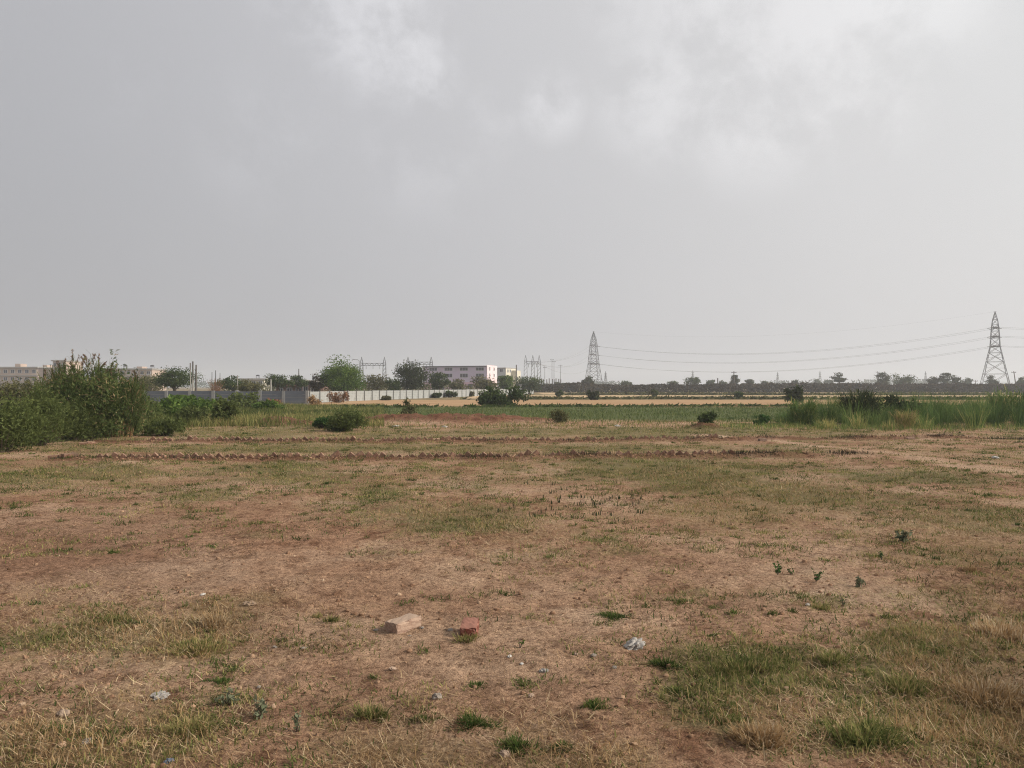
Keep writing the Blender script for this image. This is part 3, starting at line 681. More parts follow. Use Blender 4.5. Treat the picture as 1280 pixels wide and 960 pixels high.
shrub('dry_bush', 'dry straw tuft at the corner where the white wall begins', 392, 508, 18, 494, 'cane', 500, 10, .12, .2, stems=False)
shrub('dry_bush', 'dry brown thorn heap leaning on the white panel wall', 422, 503.5, 34, 490, 'bare', 900, 14, .13, .3)
shrub('thicket_bush', 'big dark green bush standing alone where tan and green fields meet', 624, 508, 74, 485, 'tree', 3600, 34, .13, .6)
shrub('dry_bush', 'dry brown bush at the near edge of the green field', 700, 529, 28, 512, 'tree_olive', 900, 18, .07, .3)
shrub('small_shrub', 'round dark bush alone on the stubble before the left pylon', 741, 500, 14, 488.5, 'tree_dark', 700, 12, .16, .6)
shrub('small_shrub', 'hazy small bush on the stubble right of the left pylon', 820, 496, 9, 487, 'tree', 400, 8, .2, .6)
shrub('small_shrub', 'small bright bush on the stubble under the wooden poles', 923, 499, 13, 488, 'tree', 700, 10, .15, .6)
shrub('small_shrub', 'faint low bush on the stubble near the white wall end', 700, 496, 9, 487.5, 'tree', 400, 8, .18, .6)
shrub('small_shrub', 'dark leafy bush at the left end of the tall marsh grass', 993, 505, 24, 484, 'tree_dark', 1500, 18, .12, .6)
shrub('small_shrub', 'dark bush growing on a dirt mound at the green field edge', 884, 536, 22, 515, 'tree', 1600, 14, .055, .5)
shrub('small_shrub', 'dark leafy weed bush left of the tall marsh grass', 952, 533, 20, 519, 'herb', 900, 12, .05, .5)

# tall marsh grass on the right
def marsh():
    mb = MB()
    nc = 420
    cx, cy = R.uniform(9, 35, nc), R.uniform(28.2, 37, nc)
    for i in range(nc):
        edge = 28.3 + 1.6 * (vnoise(cx[i] * .5, 0, 131) - .5) + 2.6 * float(sstep(13, 9, cx[i]))
        q = cy[i] - edge
        if q < 0 or R.uniform() < .12 + .6 * float(sstep(.55, .7, fbm(cx[i] * .8, cy[i] * .8, 138))): continue
        hh = 1.32 * (.42 + 1.5 * float(fbm(cx[i] * .55, cy[i] * .55, 135, 2)) * R.uniform(.8, 1.15)) * (.38 + .62 * float(sstep(0, 1.8, q))) * (.22 + .78 * float(sstep(10.2, 12.5, cx[i])))
        hh = min(hh, 1.52) * (.16 + .84 * float(sstep(.345, .385, cx[i] / cy[i])))
        m = int(70 + 60 * R.uniform()); r = R.uniform(.12, .38)
        a = R.uniform(0, 2 * PI, m); rr = r * np.sqrt(R.uniform(0, 1, m)); x = cx[i] + rr * np.cos(a); y = cy[i] + rr * np.sin(a)
        t = float(np.clip(R.normal(.45, .2) + 1.6 * (float(fbm(cx[i] * .5, cy[i] * .4, 137)) - .5) + .34 * (1 - float(sstep(0, 1.6, q))), .05, .95))
        blades(mb, np.stack([x, y, hgt(x, y) - .01], 1), hh * R.uniform(.45, 1.06, m), R.uniform(.008, .02, m), a + R.normal(0, .5, m), np.abs(R.normal(.10 + .3 * rr / r, .12, m)), R.normal(.35, .35, m),
               np.clip(R.normal(t, .17, m), 0, 1))
    n = 9000; X, Y = R.uniform(8, 33, n), R.uniform(26.6, 30, n); k = R.uniform(0, 1, n) < sstep(26.4, 28.6, Y + 1.2 * (fbm(X * .7, Y, 139) - .5)); X, Y = X[k], Y[k]; n = len(X)
    blades(mb, np.stack([X, Y, hgt(X, Y) - .01], 1), R.uniform(.08, .32, n), R.uniform(.01, .02, n), R.uniform(0, 2 * PI, n), np.abs(R.normal(.4, .3, n)), R.normal(.4, .3, n), np.clip(R.normal(.7, .2, n), 0, 1))
    tag(mb.build('marsh_grass', M['tall']), 'thick stand of tall green marsh grass right of the plot', 'tall grass', kind='stuff')
    # weeds and dead tops along the brick rows and over the dug bank
    mb = MB()
    for (a, b), n in ((ROW1, 9000), (ROW2, 11000)):
        t = R.uniform(-.02, 1.12, n); X = a[0] + (b[0] - a[0]) * t + R.normal(0, .05, n); Y = a[1] + (b[1] - a[1]) * t + R.normal(.05, .13, n)
        k = R.uniform(0, 1, n) < .1 + 1.2 * sstep(.42, .7, fbm(X * 1.6, X * 0, 141)) * (.35 + .65 * sstep(.5, 1, t)); X, Y = X[k], Y[k]; n = len(X)
        blades(mb, np.stack([X, Y, hgt(X, Y) - .01], 1), R.uniform(.03, .15, n), R.uniform(.006, .014, n), R.uniform(0, 2 * PI, n), np.abs(R.normal(.5, .3, n)), R.normal(.4, .4, n), R.beta(1.5, 2.5, n))
    tag(mb.build('row_weeds', M['scrub']), 'dead brown weeds along the two brick rows', 'weeds', kind='stuff')
    mb = MB(); n = 9000; X, Y = R.uniform(-12, 4, n), R.uniform(30, 38, n); bb = bank(X, Y)
    k = R.uniform(0, 1, n) < np.clip(sstep(.04, .3, bb) * 1.4 * (fbm(X * .9, Y * .9, 143) - .30), 0, 1); X, Y = X[k], Y[k]; n = len(X)
    blades(mb, np.stack([X, Y, hgt(X, Y) - .01], 1), R.uniform(.05, .26, n), R.uniform(.014, .03, n), R.uniform(0, 2 * PI, n), np.abs(R.normal(.5, .3, n)), R.normal(.4, .4, n), R.beta(2, 3, n))
    tag(mb.build('bank_weeds', M['mixed']), 'straggling weeds over the dug red bank', 'weeds', kind='stuff')
marsh()
reed_clump('dark cattail clump rising highest out of the tall marsh grass', 1075, 530, 60, 484, 1500, 0, 'tree_dark', 'cattail_clump', .1, 1.0, False, wid=.03)
reed_clump('pale yellow green grass clump leaning out of the marsh grass front', 1132, 537, 30, 512, 700, 0, 'mixed', 'grass_clump', .5, .9, False, wid=.015, cat='grass')
reed_clump('fresh green grass fountain at the left of the marsh grass', 1003, 533, 36, 497, 1100, 0, 'tall', 'grass_clump', .2, 1., False, wid=.016, cat='grass')
reed_clump('tall grass clump rising at the right edge of the marsh grass', 1262, 530, 44, 484, 1300, 0, 'tall', 'grass_clump', .2, 1.1, False, wid=.018, cat='grass')
shrub('thicket_bush', 'dark leafy bush in the middle of the tall marsh grass', 1128, 529, 44, 494, 'tree_dark', 2600, 20, .07, .5)

# trees and bushes beyond the walls
T = tree
T('acacia_tree', 'flat topped acacia behind the slate blue wall, left of the pole trio', 217, 82, 62, 459, 'tree', 487, 3400, 34, flat=.12)
T('bushy_tree', 'low hazy tree between the reeds and the flat topped acacia', 186, 92, 44, 468, 'tree_olive', 490, 2000, 22)
T('bushy_tree', 'grey green thorn tree right of the reddish bare bush', 292, 95, 42, 470, 'tree', 489, 1900, 24, flat=.1)
T('bushy_tree', 'olive bush overtopping the middle of the slate blue wall', 312, 84, 34, 476, 'tree_olive', 490, 1200, 18)
T('bushy_tree', 'spreading thorn tree before the small white house with tank', 347, 105, 36, 468, 'tree', 487, 1700, 24, flat=.12)
T('bushy_tree', 'thin grey tree beside the brown low building', 372, 115, 24, 469, 'tree', 484, 900, 14)
T('bushy_tree', 'large round bright green tree behind the white panel wall', 426, 92, 60, 452, 'tree_bright', 491, 8500, 46)
T('bushy_tree', 'thin brown twiggy tree left of the large bright green tree', 398, 90, 22, 466, 'scrub', 490, 800, 14)
T('bushy_tree', 'straggly olive scrub under the left steel gantry', 470, 110, 44, 467, 'tree_olive', 489, 1300, 24)
T('broad_tree', 'darkest tall tree standing left of the lilac building', 513, 115, 48, 453, 'tree_dark', 488, 4200, 34)
T('broad_tree', 'leafy dark tree in front of the lilac building left windows', 549, 122, 28, 464, 'tree', 488, 1800, 20)
T('bushy_tree', 'olive bush under the lilac building middle windows', 571, 130, 22, 475, 'tree_olive', 488, 900, 14)
T('bushy_tree', 'brown green bush under the pale pink end of the building', 605, 140, 34, 470, 'tree_olive', 488, 1500, 20)
T('bushy_tree', 'brightest green tree in front of the cream building', 631, 142, 24, 466.5, 'tree_bright', 488, 1600, 18)
T('bushy_tree', 'dark green tree between the cream building and the three column gantry', 661, 150, 36, 470, 'tree', 488, 2000, 22)
T('bushy_tree', 'bushy tree filling the gap left of the white panel wall bushes', 492, 104, 22, 472, 'tree', 489, 800, 12)
def bare_bush():
    Y = 90; X = xat(270, Y); root = empty('bare_bush', 'bare reddish bush behind the slate blue wall', 'bush', (X, Y, 0)); mb = MB()
    for i in range(110):
        b = R.normal(0, .35, 2); tip = np.array([b[0] + R.normal(0, .4), b[1] + R.normal(0, .3), R.uniform(1.2, 2.6)])
        tube(mb, [(b[0] * .4, b[1] * .4, 0), tuple(tip * .6 + R.normal(0, .06, 3)), tuple(tip)], [.03, .018, .006], 4, R.uniform(0, 1))
    mb.build('twigs', M['bare'], root)
bare_bush()

# bushes growing against the white wall
for px, py, w, top, mt, lab in ((545, 497.5, 12, 491, 'tree', 'small dark bush against the white wall under the leafy dark tree'), (565, 496.8, 20, 489.5, 'tree', 'wide green bush against the white wall middle panels'),
                                (589, 495.5, 9, 489, 'tree_olive', 'narrow bush against the white wall left of the lone big bush'), (481, 500.5, 15, 494, 'tree_olive', 'olive weed bush against the nearer white panels')):
    shrub('small_shrub', lab, px, py, w, top, mt, 600, 10, .2, .6, stems=False)

# far scrub line and its trees
def scrub_line():
    mb = MB(); n = 36000
    X = R.uniform(4, 235, n); Y = 196 + R.uniform(0, 10, n) + .05 * X * 0; H = 1.9 + .9 * fbm(X * .12, X * 0 + 5, 151)
    Z = R.uniform(0, 1, n) ** .8 * H * (.75 + .35 * fbm(X * .6, Y * .3, 153))
    leaves(mb, np.stack([X, Y, Z], 1), .62, .38, np.clip(R.normal(.45, .22, n) + .8 * (fbm(X * .1, Z * .5, 155) - .5), 0, 1))
    tag(mb.build('scrub_belt', M['scrub']), 'long belt of dry thorn scrub beyond the stubble strips', 'scrub', kind='stuff')
    mb = MB(); n = 5000
    X = R.uniform(-62, 2, n); Y = R.uniform(158, 172, n); Z = R.uniform(0, 1, n) * (1.4 + 1.6 * fbm(X * .15, X * 0 + 1, 157))
    leaves(mb, np.stack([X, Y, Z], 1), .5, .32, np.clip(R.normal(.5, .25, n), 0, 1))
    tag(mb.build('scrub_belt', M['tree_olive']), 'low olive scrub filling in beyond the panel walls', 'scrub', kind='stuff')
    mb = MB(); n = 9000
    X = R.uniform(-420, 700, n); Y = R.uniform(760, 820, n); Z = R.uniform(0, 1, n) ** .7 * (2.0 + 6.5 * sstep(.42, .7, fbm(X * .03, X * 0 + 8, 159)))
    leaves(mb, np.stack([X, Y, Z], 1), 2.6, 1.6, np.clip(R.normal(.5, .2, n), 0, 1))
    tag(mb.build('distant_woods', M['tree']), 'hazy distant line of trees on the horizon', 'woods', kind='stuff')
scrub_line()
far = [ # px, Y, width, top, flat, mat, label
    (735, 230, 17, 471.5, 0, 'tree_dark', 'round dark tree at the left foot of the left pylon'),
    (783, 260, 20, 477, .2, 'tree', 'low wide tree right of the left pylon'),
    (842, 250, 14, 476.5, .2, 'tree', 'low tree left of the round tree over the scrub belt'),
    (866, 240, 19, 471.5, 0, 'tree', 'round tree over the scrub belt midway between the pylons'),
    (888, 255, 13, 475.5, .2, 'tree', 'small tree between the round tree and the short pole'),
    (903, 270, 10, 476.5, 0, 'tree', 'tiny tree right of the short pole'),
    (918, 235, 13, 468.5, 0, 'tree_dark', 'slender dark tree beside the tall wooden pole'),
    (937, 260, 11, 475.5, 0, 'tree', 'small round tree right of the tall wooden pole'),
    (956, 265, 7, 475.5, 0, 'tree', 'narrow little tree in the middle of the wide gap'),
    (994, 262, 8, 475, 0, 'tree_dark', 'small dark tree above the dark leafy bush'),
    (1022, 420, 13, 474.5, .2, 'tree', 'hazy dome tree left of the flat umbrella tree'),
    (1036, 420, 12, 475, .2, 'tree', 'hazy dome tree touching the flat umbrella tree'),
    (1049, 245, 19, 467.5, .4, 'tree_dark', 'flat umbrella shaped tree above the cattails'),
    (1103, 235, 20, 465.5, .1, 'tree_dark', 'dark forked tree left of the wide dome tree'),
    (1129, 240, 27, 467.5, .1, 'tree', 'wide dome tree right of the dark forked tree'),
    (1167, 238, 15, 468.5, 0, 'tree_dark', 'first of the close trees left of the right pylon'),
    (1182, 236, 16, 465, 0, 'tree_dark', 'tallest of the close trees left of the right pylon'),
    (1196, 238, 13, 467, 0, 'tree_dark', 'last of the close trees left of the right pylon'),
    (1208, 300, 16, 474, .2, 'tree', 'pale low tree between the close trees and the right pylon'),
    (1240, 245, 16, 469.5, 0, 'tree_dark', 'dark tree standing in front of the right pylon'),
    (1278, 240, 12, 472, 0, 'tree', 'tree cut by the right edge beyond the right pylon'),
    (700, 300, 14, 478, .2, 'tree', 'low tree between the substation posts and the left pylon'),
]
for px, Y, w, top, fl, mt, lab in far:
    fl = fl if fl > .3 else 0
    T('far_tree', lab, px, Y, w * 1.08, top - .6, mt, 483.2 if fl < .15 else 480.5, 800, 15, leaf=1.35 / F * Y, flat=fl * .5, group='trees beyond the scrub belt', shell=.2)

# ------------------------------------------------------------------ pylons
def pylon(label, px, Y, levels, top_py, base_w, rz):
    """lattice tower: levels = [(row of crossarm, tower width there in px)] top to bottom"""
    X = xat(px, Y); root = empty('pylon', label, 'pylon', (X, Y, 0), rz)
    zt = zat(top_py, Y); lv = [(zat(r, Y), w / F * Y) for r, w in levels]
    prof = [(0, base_w), (lv[2][0], lv[2][1]), (lv[1][0], lv[1][1]), (lv[0][0], lv[0][1]), (lv[0][0] + (zt - lv[0][0]) * .45, lv[0][1] * .72), (zt - .3, .25)]
    def wd(z):
        return np.interp(z, [p[0] for p in prof], [p[1] for p in prof])
    t = max(.08, Y * .00025)
    leg = MB()
    for sx, sy in ((1, 1), (1, -1), (-1, 1), (-1, -1)):
        lm = MB()
        for (z0, w0), (z1, w1) in zip(prof[:-1], prof[1:]): bar(lm, (sx * w0 / 2, sy * w0 / 2, z0), (sx * w1 / 2, sy * w1 / 2, z1), t * 1.35)
        lm.build('leg', M['steel'], root)
    br = MB()
    zs = [0.0]
    while zs[-1] < zt - 1.2:
        zs.append(min(zs[-1] + max(1.3, wd(zs[-1]) * (.62 if zs[-1] < lv[2][0] else .95)), zt - .6))
    cor = [(1, 1), (-1, 1), (-1, -1), (1, -1)]
    for z0, z1 in zip(zs[:-1], zs[1:]):
        w0, w1 = wd(z0) / 2, wd(z1) / 2
        for k in range(4):
            a, b = cor[k], cor[(k + 1) % 4]
            bar(br, (a[0] * w0, a[1] * w0, z0), (b[0] * w1, b[1] * w1, z1), t * .8); bar(br, (b[0] * w0, b[1] * w0, z0), (a[0] * w1, a[1] * w1, z1), t * .8)
            bar(br, (a[0] * w1, a[1] * w1, z1), (b[0] * w1, b[1] * w1, z1), t * .7)
            if z1 - z0 > 3.0:
                wm = wd((z0 + z1) / 2) / 2; zm = (z0 + z1) / 2
                bar(br, (a[0] * wm, a[1] * wm, zm), ((a[0] + b[0]) / 2 * (w0 + w1) / 2, (a[1] + b[1]) / 2 * (w0 + w1) / 2, zm), t * .55)
    br.build('bracing', M['steel'], root)
    pk = MB(); bar(pk, (0, 0, zt - .6), (0, 0, zt + .25), t * 1.3); bar(pk, (-.6, 0, zt - .1), (.6, 0, zt - .1), t * .8); pk.build('peak', M['steel'], root)
    tips = []
    for (z, w) in lv:
        row = []
        for s in (1, -1):
            am = MB(); L = 2.9 + w / 2; h = w / 2
            e = (0, s * L, z + .1)
            for q in (-1, 1):
                bar(am, (q * h, s * h, z), e, t); bar(am, (q * h * .95, s * h, z + 1.1), e, t * .85)
                for f_ in (.33, .66):
                    p0 = (q * h * (1 - f_), s * (h + (L - h) * f_), z + .1 * f_); bar(am, p0, (-q * h * (1 - f_), p0[1], p0[2]), t * .7)
            bar(am, (-h, s * h, z), (h, s * h, z), t)
            am.build('cross_arm', M['steel'], root); row.append(e)
        tips.append(row)
    c, s_ = math.cos(rz), math.sin(rz)
    return root, [[np.array((X + c * e[0] - s_ * e[1], Y + s_ * e[0] + c * e[1], e[2])) for e in row] for row in tips], np.array((X, Y, zt))

RZ = math.atan2(-.6, .8)            # local +Y swung towards (.6,.8): arms lie across the line
pl, tl, pkl = pylon('left lattice pylon standing by the round dark tree', 742, 424, [(432.5, 7.6), (443.5, 9.2), (454.5, 11)], 414.5, 8.8, -math.atan2(.42, .91))
pr, tr, pkr = pylon('taller lattice pylon near the right edge', 1244, 311, [(410, 7.8), (421, 9.2), (433, 10.4)], 389.5, 10.6, -math.atan2(.6, .8))

def insulator(root, a, d):
    """ribbed tension string from a crossarm tip along the line"""
    inv = root.matrix_world.inverted() if False else None
    X, Y, Z = root.location; rz = root.rotation_euler[2]
    def loc(p):
        x, y = p[0] - X, p[1] - Y; c, s = math.cos(-rz), math.sin(-rz)
        return np.array((c * x - s * y, s * x + c * y, p[2]))
    d = d / np.linalg.norm(d); mb = MB(); L = 2.4
    t = np.linspace(0, L, 19); pts = [loc(a + d * q) for q in t]
    tube(mb, pts, np.where(np.arange(19) % 2 == 0, .07, .17), 7)
    mb.build('insulator', M['insul'], root)
    return a + d * L

def span(label, a, b, sag, r=.034):
    t = np.linspace(0, 1, 41); P = a[None] * (1 - t)[:, None] + b[None] * t[:, None]; P[:, 2] -= 4 * sag * t * (1 - t)
    mb = MB(); tube(mb, P - a, r, 5); o = mb.build('power_line', M['wire'], loc=tuple(a))
    return tag(o, label, 'power line', 'power lines between the pylons')

lvl = ['top', 'middle', 'bottom']
gan = []
nxt = np.array((470.0, 330.0, 0))
for i in range(3):
    for s in range(2):
        a, b = tl[i][s], tr[i][s]; d = b - a
        d1 = d.copy(); d1[2] = -np.hypot(*d[:2]) * .13
        d2 = -d.copy(); d2[2] = -np.hypot(*d[:2]) * .19
        p = insulator(pl, a, d1); q = insulator(pr, b, d2)
        span('%s wire of the %s circuit strung between the two pylons' % (lvl[i], ('farther', 'nearer')[s]), p, q, 7.0)
        e = nxt + np.array((0, (8, -8)[s], b[2] + 1)); d3 = e - b; d3[2] = -4
        p2 = insulator(pr, b, d3)
        span('%s wire of the %s circuit leaving the taller pylon to the right' % (lvl[i], ('farther', 'nearer')[s]), p2, e, 3.0)
        gan.append((i, s, a))
span('thin earth wire between the two pylon peaks', pkl, pkr, 6.0, .014)

def far_pylon(label, px, Y, top):
    X = xat(px, Y); h = zat(top, Y); mb = MB(); root = empty('distant_pylon', label, 'pylon', (X, Y, 0), .3, 'hazy distant pylons'); b = h * .13; t = .16
    for s in (-1, 1):
        for q in (-1, 1): bar(mb, (s * b, q * b, 0), (s * .4, q * .4, h * .7), t); bar(mb, (s * .4, q * .4, h * .7), (0, 0, h), t)
    z = 0
    while z < h * .7:
        w0 = b + (.4 - b) * z / (h * .7); z1 = min(z + 1.6 * w0 + 1, h * .7); w1 = b + (.4 - b) * z1 / (h * .7)
        for q in (-1, 1): bar(mb, (-w0, q * w0, z), (w1, q * w1, z1), t * .7); bar(mb, (w0, q * w0, z), (-w1, q * w1, z1), t * .7)
        z = z1
    mb.build('lattice', M['steel'], root); mb = MB()
    for f_ in (.68, .78, .88): bar(mb, (-h * .09, 0, h * f_), (h * .09, 0, h * f_), t)
    mb.build('cross_arm', M['steel'], root)
for px, Y, top, lab in ((757, 640, 464, 'faint pylon just right of the left pylon'), (866, 720, 463, 'faint pylon above the round tree midway'), (972, 700, 465, 'faint pylon in the wide gap between small trees'),
                        (1025, 720, 463.5, 'faint pylon left of the flat umbrella tree'), (1157, 700, 464, 'faint pylon left of the close trees')):
    far_pylon(lab, px, Y, top)

# ------------------------------------------------------------------ substation
def gantry(label, pxs, Y, peak, beam, two=True):
    X0 = xat(pxs[0], Y); root = empty('substation_gantry', label, 'gantry', (X0, Y, 0)); zp, zb = zat(peak, Y), zat(beam, Y); t = .07
    xs = [xat(p, Y) - X0 for p in pxs]
    for x in xs:
        mb = MB(); w = .5
        for sx in (-1, 1):
            for sy in (-1, 1):
                bar(mb, (x + sx * w * 1.5, sy * w * 1.5, 0), (x + sx * w, sy * w, zb + .5), t); bar(mb, (x + sx * w, sy * w, zb + .5), (x, 0, zp), t)
        z = 0
        while z < zb:
            z1 = min(z + 1.5, zb + .5); a = w * (1.5 - .5 * z / zb); b = w * (1.5 - .5 * z1 / zb)
            for q in (-1, 1):
                bar(mb, (x - a, q * a, z), (x + b, q * b, z1), t * .6); bar(mb, (x + q * a, -a, z), (x + q * b, b, z1), t * .6)
            z = z1
        for z in np.linspace(zb + .8, zp - .4, 4):
            q = .5 * (zp - z) / (zp - zb - .5); bar(mb, (x - q, 0, z), (x + q, 0, z), t * .6)
        mb.build('column', M['steel'], root)
    mb = MB()
    for q in (-1, 1):
        for z in (zb - .45, zb + .45): bar(mb, (xs[0], q * .4, z), (xs[-1], q * .4, z), t)
    n = int((xs[-1] - xs[0]) / .9)
    for k in range(n):
        a, b = xs[0] + (xs[-1] - xs[0]) * k / n, xs[0] + (xs[-1] - xs[0]) * (k + 1) / n; s = 1 if k % 2 else -1
        for q in (-.4, .4): bar(mb, (a, q, zb - .45 * s), (b, q, zb + .45 * s), t * .6)
    mb.build('beam', M['steel'], root)
    for f_ in (.2, .5, .8):
        mb = MB(); x = xs[0] + (xs[-1] - xs[0]) * f_; tube(mb, [(x, 0, zb - .45 - k * .11) for k in range(13)], np.where(np.arange(13) % 2 == 0, .05, .11), 6); mb.build('insulator', M['insul'], root)
    return [np.array((X0 + x, Y, zb)) for x in xs]
g3 = gantry('three column steel gantry right of the cream building', (657, 666, 674), 300, 444, 453.5)
gantry('left steel gantry with two spiked columns above the olive scrub', (452, 480.5), 300, 446, 455.5)
gantry('steel gantry half hidden behind the darkest tree and lilac building', (510, 539), 300, 446, 454)
for k, (i, s, a) in enumerate(gan):
    if i == 2 and s == 1: continue
    e = g3[i % 3] + np.array((.8 * s - .4, 0, .5 - .2 * i)); d = e - a; d[2] -= 6
    p = insulator(pl, a, d)
    o = span('%s wire of the %s circuit dropping from the left pylon to the gantry' % (lvl[i], ('farther', 'nearer')[s]), p, e, 3.0 + i)
    o['group'] = 'wires between the left pylon and the substation'

def simple_pole(name, label, px, Y, top, r, mat, lean=0.0, group=None, arm=None, cap=None):
    X = xat(px, Y); z = zat(top, Y); root = empty(name, label, 'pole', (X, Y, 0), 0, group); mb = MB()
    tube(mb, [(0, 0, -.1), (lean * .5, 0, z * .5), (lean, 0, z)], [r * 1.25, r * 1.1, r * .8], 8); mb.build('shaft', M[mat], root)
    if arm == 'cross':
        mb = MB(); bar(mb, (lean - .7, 0, z - .4), (lean + .7, 0, z - .4), .06); mb.build('cross_arm', M['steel'], root)
        for x in (-.6, 0, .6):
            mb = MB(); tube(mb, [(lean + x, 0, z - .4), (lean + x, 0, z - .28), (lean + x, 0, z - .12)], [.05, .08, .03], 6); mb.build('insulator', M['insul'], root)
    if arm == 'lamp':
        mb = MB(); tube(mb, [(0, 0, z), (-.5, 0, z + .35), (-1.4, 0, z + .45)], .05, 6); mb.build('arm', M['steel'], root)
        mb = MB(); box(mb, -2.0, -1.35, -.15, .15, z + .36, z + .5); mb.build('lamp_head', M['insul'], root)
    if cap:
        mb = MB(); tube(mb, [(lean, 0, z * cap), (lean, 0, z + .02)], r * 1.02, 8); mb.build('dark_top', M['poledark'], root)
    return root
simple_pole('concrete_pole', 'shortest and leftmost pole of the trio beside the acacia', 238.3, 76, 454, .05, 'pole', -.04, 'pole trio beside the acacia', cap=.62)
simple_pole('concrete_pole', 'tallest middle pole of the trio beside the acacia', 240.8, 75, 452, .065, 'pole', .02, 'pole trio beside the acacia', cap=.55)
simple_pole('concrete_pole', 'dark thick pole standing right in the trio beside the acacia', 244.9, 74, 456, .08, 'poledark', .02, 'pole trio beside the acacia')
simple_pole('concrete_pole', 'pale thin pole before the brown low building', 338.5, 90, 474, .10, 'pole')
simple_pole('steel_mast', 'thin grey mast rising above the thorn trees left of the brown building', 341, 140, 467, .06, 'steel')
simple_pole('steel_mast', 'first thin mast above the reddish bare bush', 265, 140, 465, .06, 'steel', group=None)
simple_pole('steel_mast', 'taller thin mast above the reddish bare bush', 269.5, 140, 463, .07, 'steel')
simple_pole('steel_mast', 'third thin mast right of the reddish bare bush', 275, 140, 466, .05, 'steel')
simple_pole('concrete_pole', 'slender pale pole in front of the grey green thorn tree', 297, 90, 469, .05, 'pole')
simple_pole('concrete_pole', 'dark pole rising above the thin grey tree', 373.5, 120, 461, .08, 'poledark')
simple_pole('street_lamp', 'street lamp reaching left beside the left gantry', 449, 230, 451, .09, 'steel', arm='lamp')
simple_pole('concrete_pole', 'dark pole close to the right side of the cream building', 645.5, 255, 456, .22, 'poledark')
simple_pole('wooden_pole', 'short thick pole on the scrub belt left of the tall wooden pole', 897.2, 205, 472.5, .16, 'poledark')
simple_pole('wooden_pole', 'tall wooden pole beside the slender dark tree', 917.4, 215, 464, .13, 'poledark', arm='cross')
simple_pole('wooden_pole', 'leaning pole right of the taller pylon', 1271, 230, 464, .13, 'poledark', -.9, arm='cross')
simple_pole('wooden_pole', 'faint pole left of the taller pylon foot', 1219.5, 260, 475, .10, 'poledark', arm='cross')
simple_pole('wooden_pole', 'slim pole above the dark forked tree', 1097, 300, 464, .09, 'poledark', arm='cross')
for px, top, lab in ((681, 458, 'thin substation mast nearest the three column gantry'), (690, 448.5, 'tallest thin substation mast with faint arms'), (692.5, 451, 'thin substation mast just behind the tallest one'), (700.5, 456, 'thin substation mast farthest from the gantry')):
    simple_pole('steel_mast', lab, px, 300, top, .07, 'steel', arm='cross')
for k, px in enumerate((677, 679, 683.5, 686.5, 690.5, 692.7, 695, 698.5, 701)):
    X = xat(px, 285); root = empty('equipment_post', 'dark substation post standing above the low white wall', 'post', (X, 285, 0), 0, 'substation posts above the low white wall')
    z = zat(473 + (k % 3) * .6, 285); mb = MB(); tube(mb, [(0, 0, 0), (0, 0, z * .55)], .16, 7); mb.build('pedestal', M['pole'], root)
    mb = MB(); q = np.linspace(z * .55, z, 11); tube(mb, [(0, 0, v) for v in q], np.where(np.arange(11) % 2 == 0, .13, .22), 8); mb.build('insulator', M['insul'], root)

# ------------------------------------------------------------------ walls
def panel_wall(name, label, a, b, n, h, pm, postm, post_w, gap_dark):
    a = np.array(a, float); b = np.array(b, float); L = np.linalg.norm(b - a); rz = math.atan2(b[1] - a[1], b[0] - a[0])
    root = empty(name, label, 'wall', (a[0], a[1], 0), rz); s = L / n
    meshes = []
    for v in range(4):
        mb = MB(); k = 4
        for j in range(k):                                    # four planks slotted on each other
            box(mb, post_w / 2 + .004, s - post_w / 2 - .004, -.028 + .002 * ((j + v) % 2), .028, j * h / k + .003, (j + 1) * h / k - .006 + (R.normal(0, .012) if j == k - 1 else 0))
        me = mb.mesh('panel'); me.materials.append(pm); meshes.append(me)
    mb = MB(); box(mb, -post_w / 2, post_w / 2, -.075, .075, 0, h + .04); pme = mb.mesh('post'); pme.materials.append(postm)
    for i in range(n):
        rep(meshes[R.integers(0, 4)], 'panel', root, (i * s, R.normal(0, .006), R.normal(0, .01)), (R.normal(0, .006), 0, 0))
    for i in range(n + 1):
        rep(pme, 'post', root, (i * s, 0, R.normal(0, .012)))
    return root
wl = at(386.5, 503.6); wr = at(667, 492.3)
panel_wall('white_panel_wall', 'long white concrete panel wall with dark joints running away', wl, wr, 47, 1.08, M['whitewall'], M['post'], .13, True)
bl, brr = (xat(150, 66.5), 66.5), (xat(384, 66), 66)
panel_wall('blue_panel_wall', 'slate blue panel wall with pale concrete posts', bl, brr, 8, 1.16, M['bluewall'], M['greypost'], .26, False)
def low_wall():
    Y = 245; x0, x1 = xat(681, Y), xat(722, Y); mb = MB(); n = 12
    root = empty('low_white_wall', 'low white wall below the substation posts', 'wall', (x0, Y, 0)); s = (x1 - x0) / n
    for i in range(n):
        m2 = MB(); box(m2, i * s + .02, (i + 1) * s - .02, -.1, .1, 0, 2.15 + R.normal(0, .04)); m2.build('panel', M['whitewall'], root)
low_wall()
def gate_pillar():
    X, Y = xat(650.5, 148), 148; root = empty('gate_pillar', 'small white pillar above the white wall near its end', 'pillar', (X, Y, 0)); mb = MB()
    box(mb, -.22, .22, -.22, .22, 0, 1.75); mb.build('shaft', M['whitewall'], root)
    mb = MB(); box(mb, -.32, .32, -.32, .32, 1.753, 1.95); mb.build('cap', M['whitewall'], root)
gate_pillar()

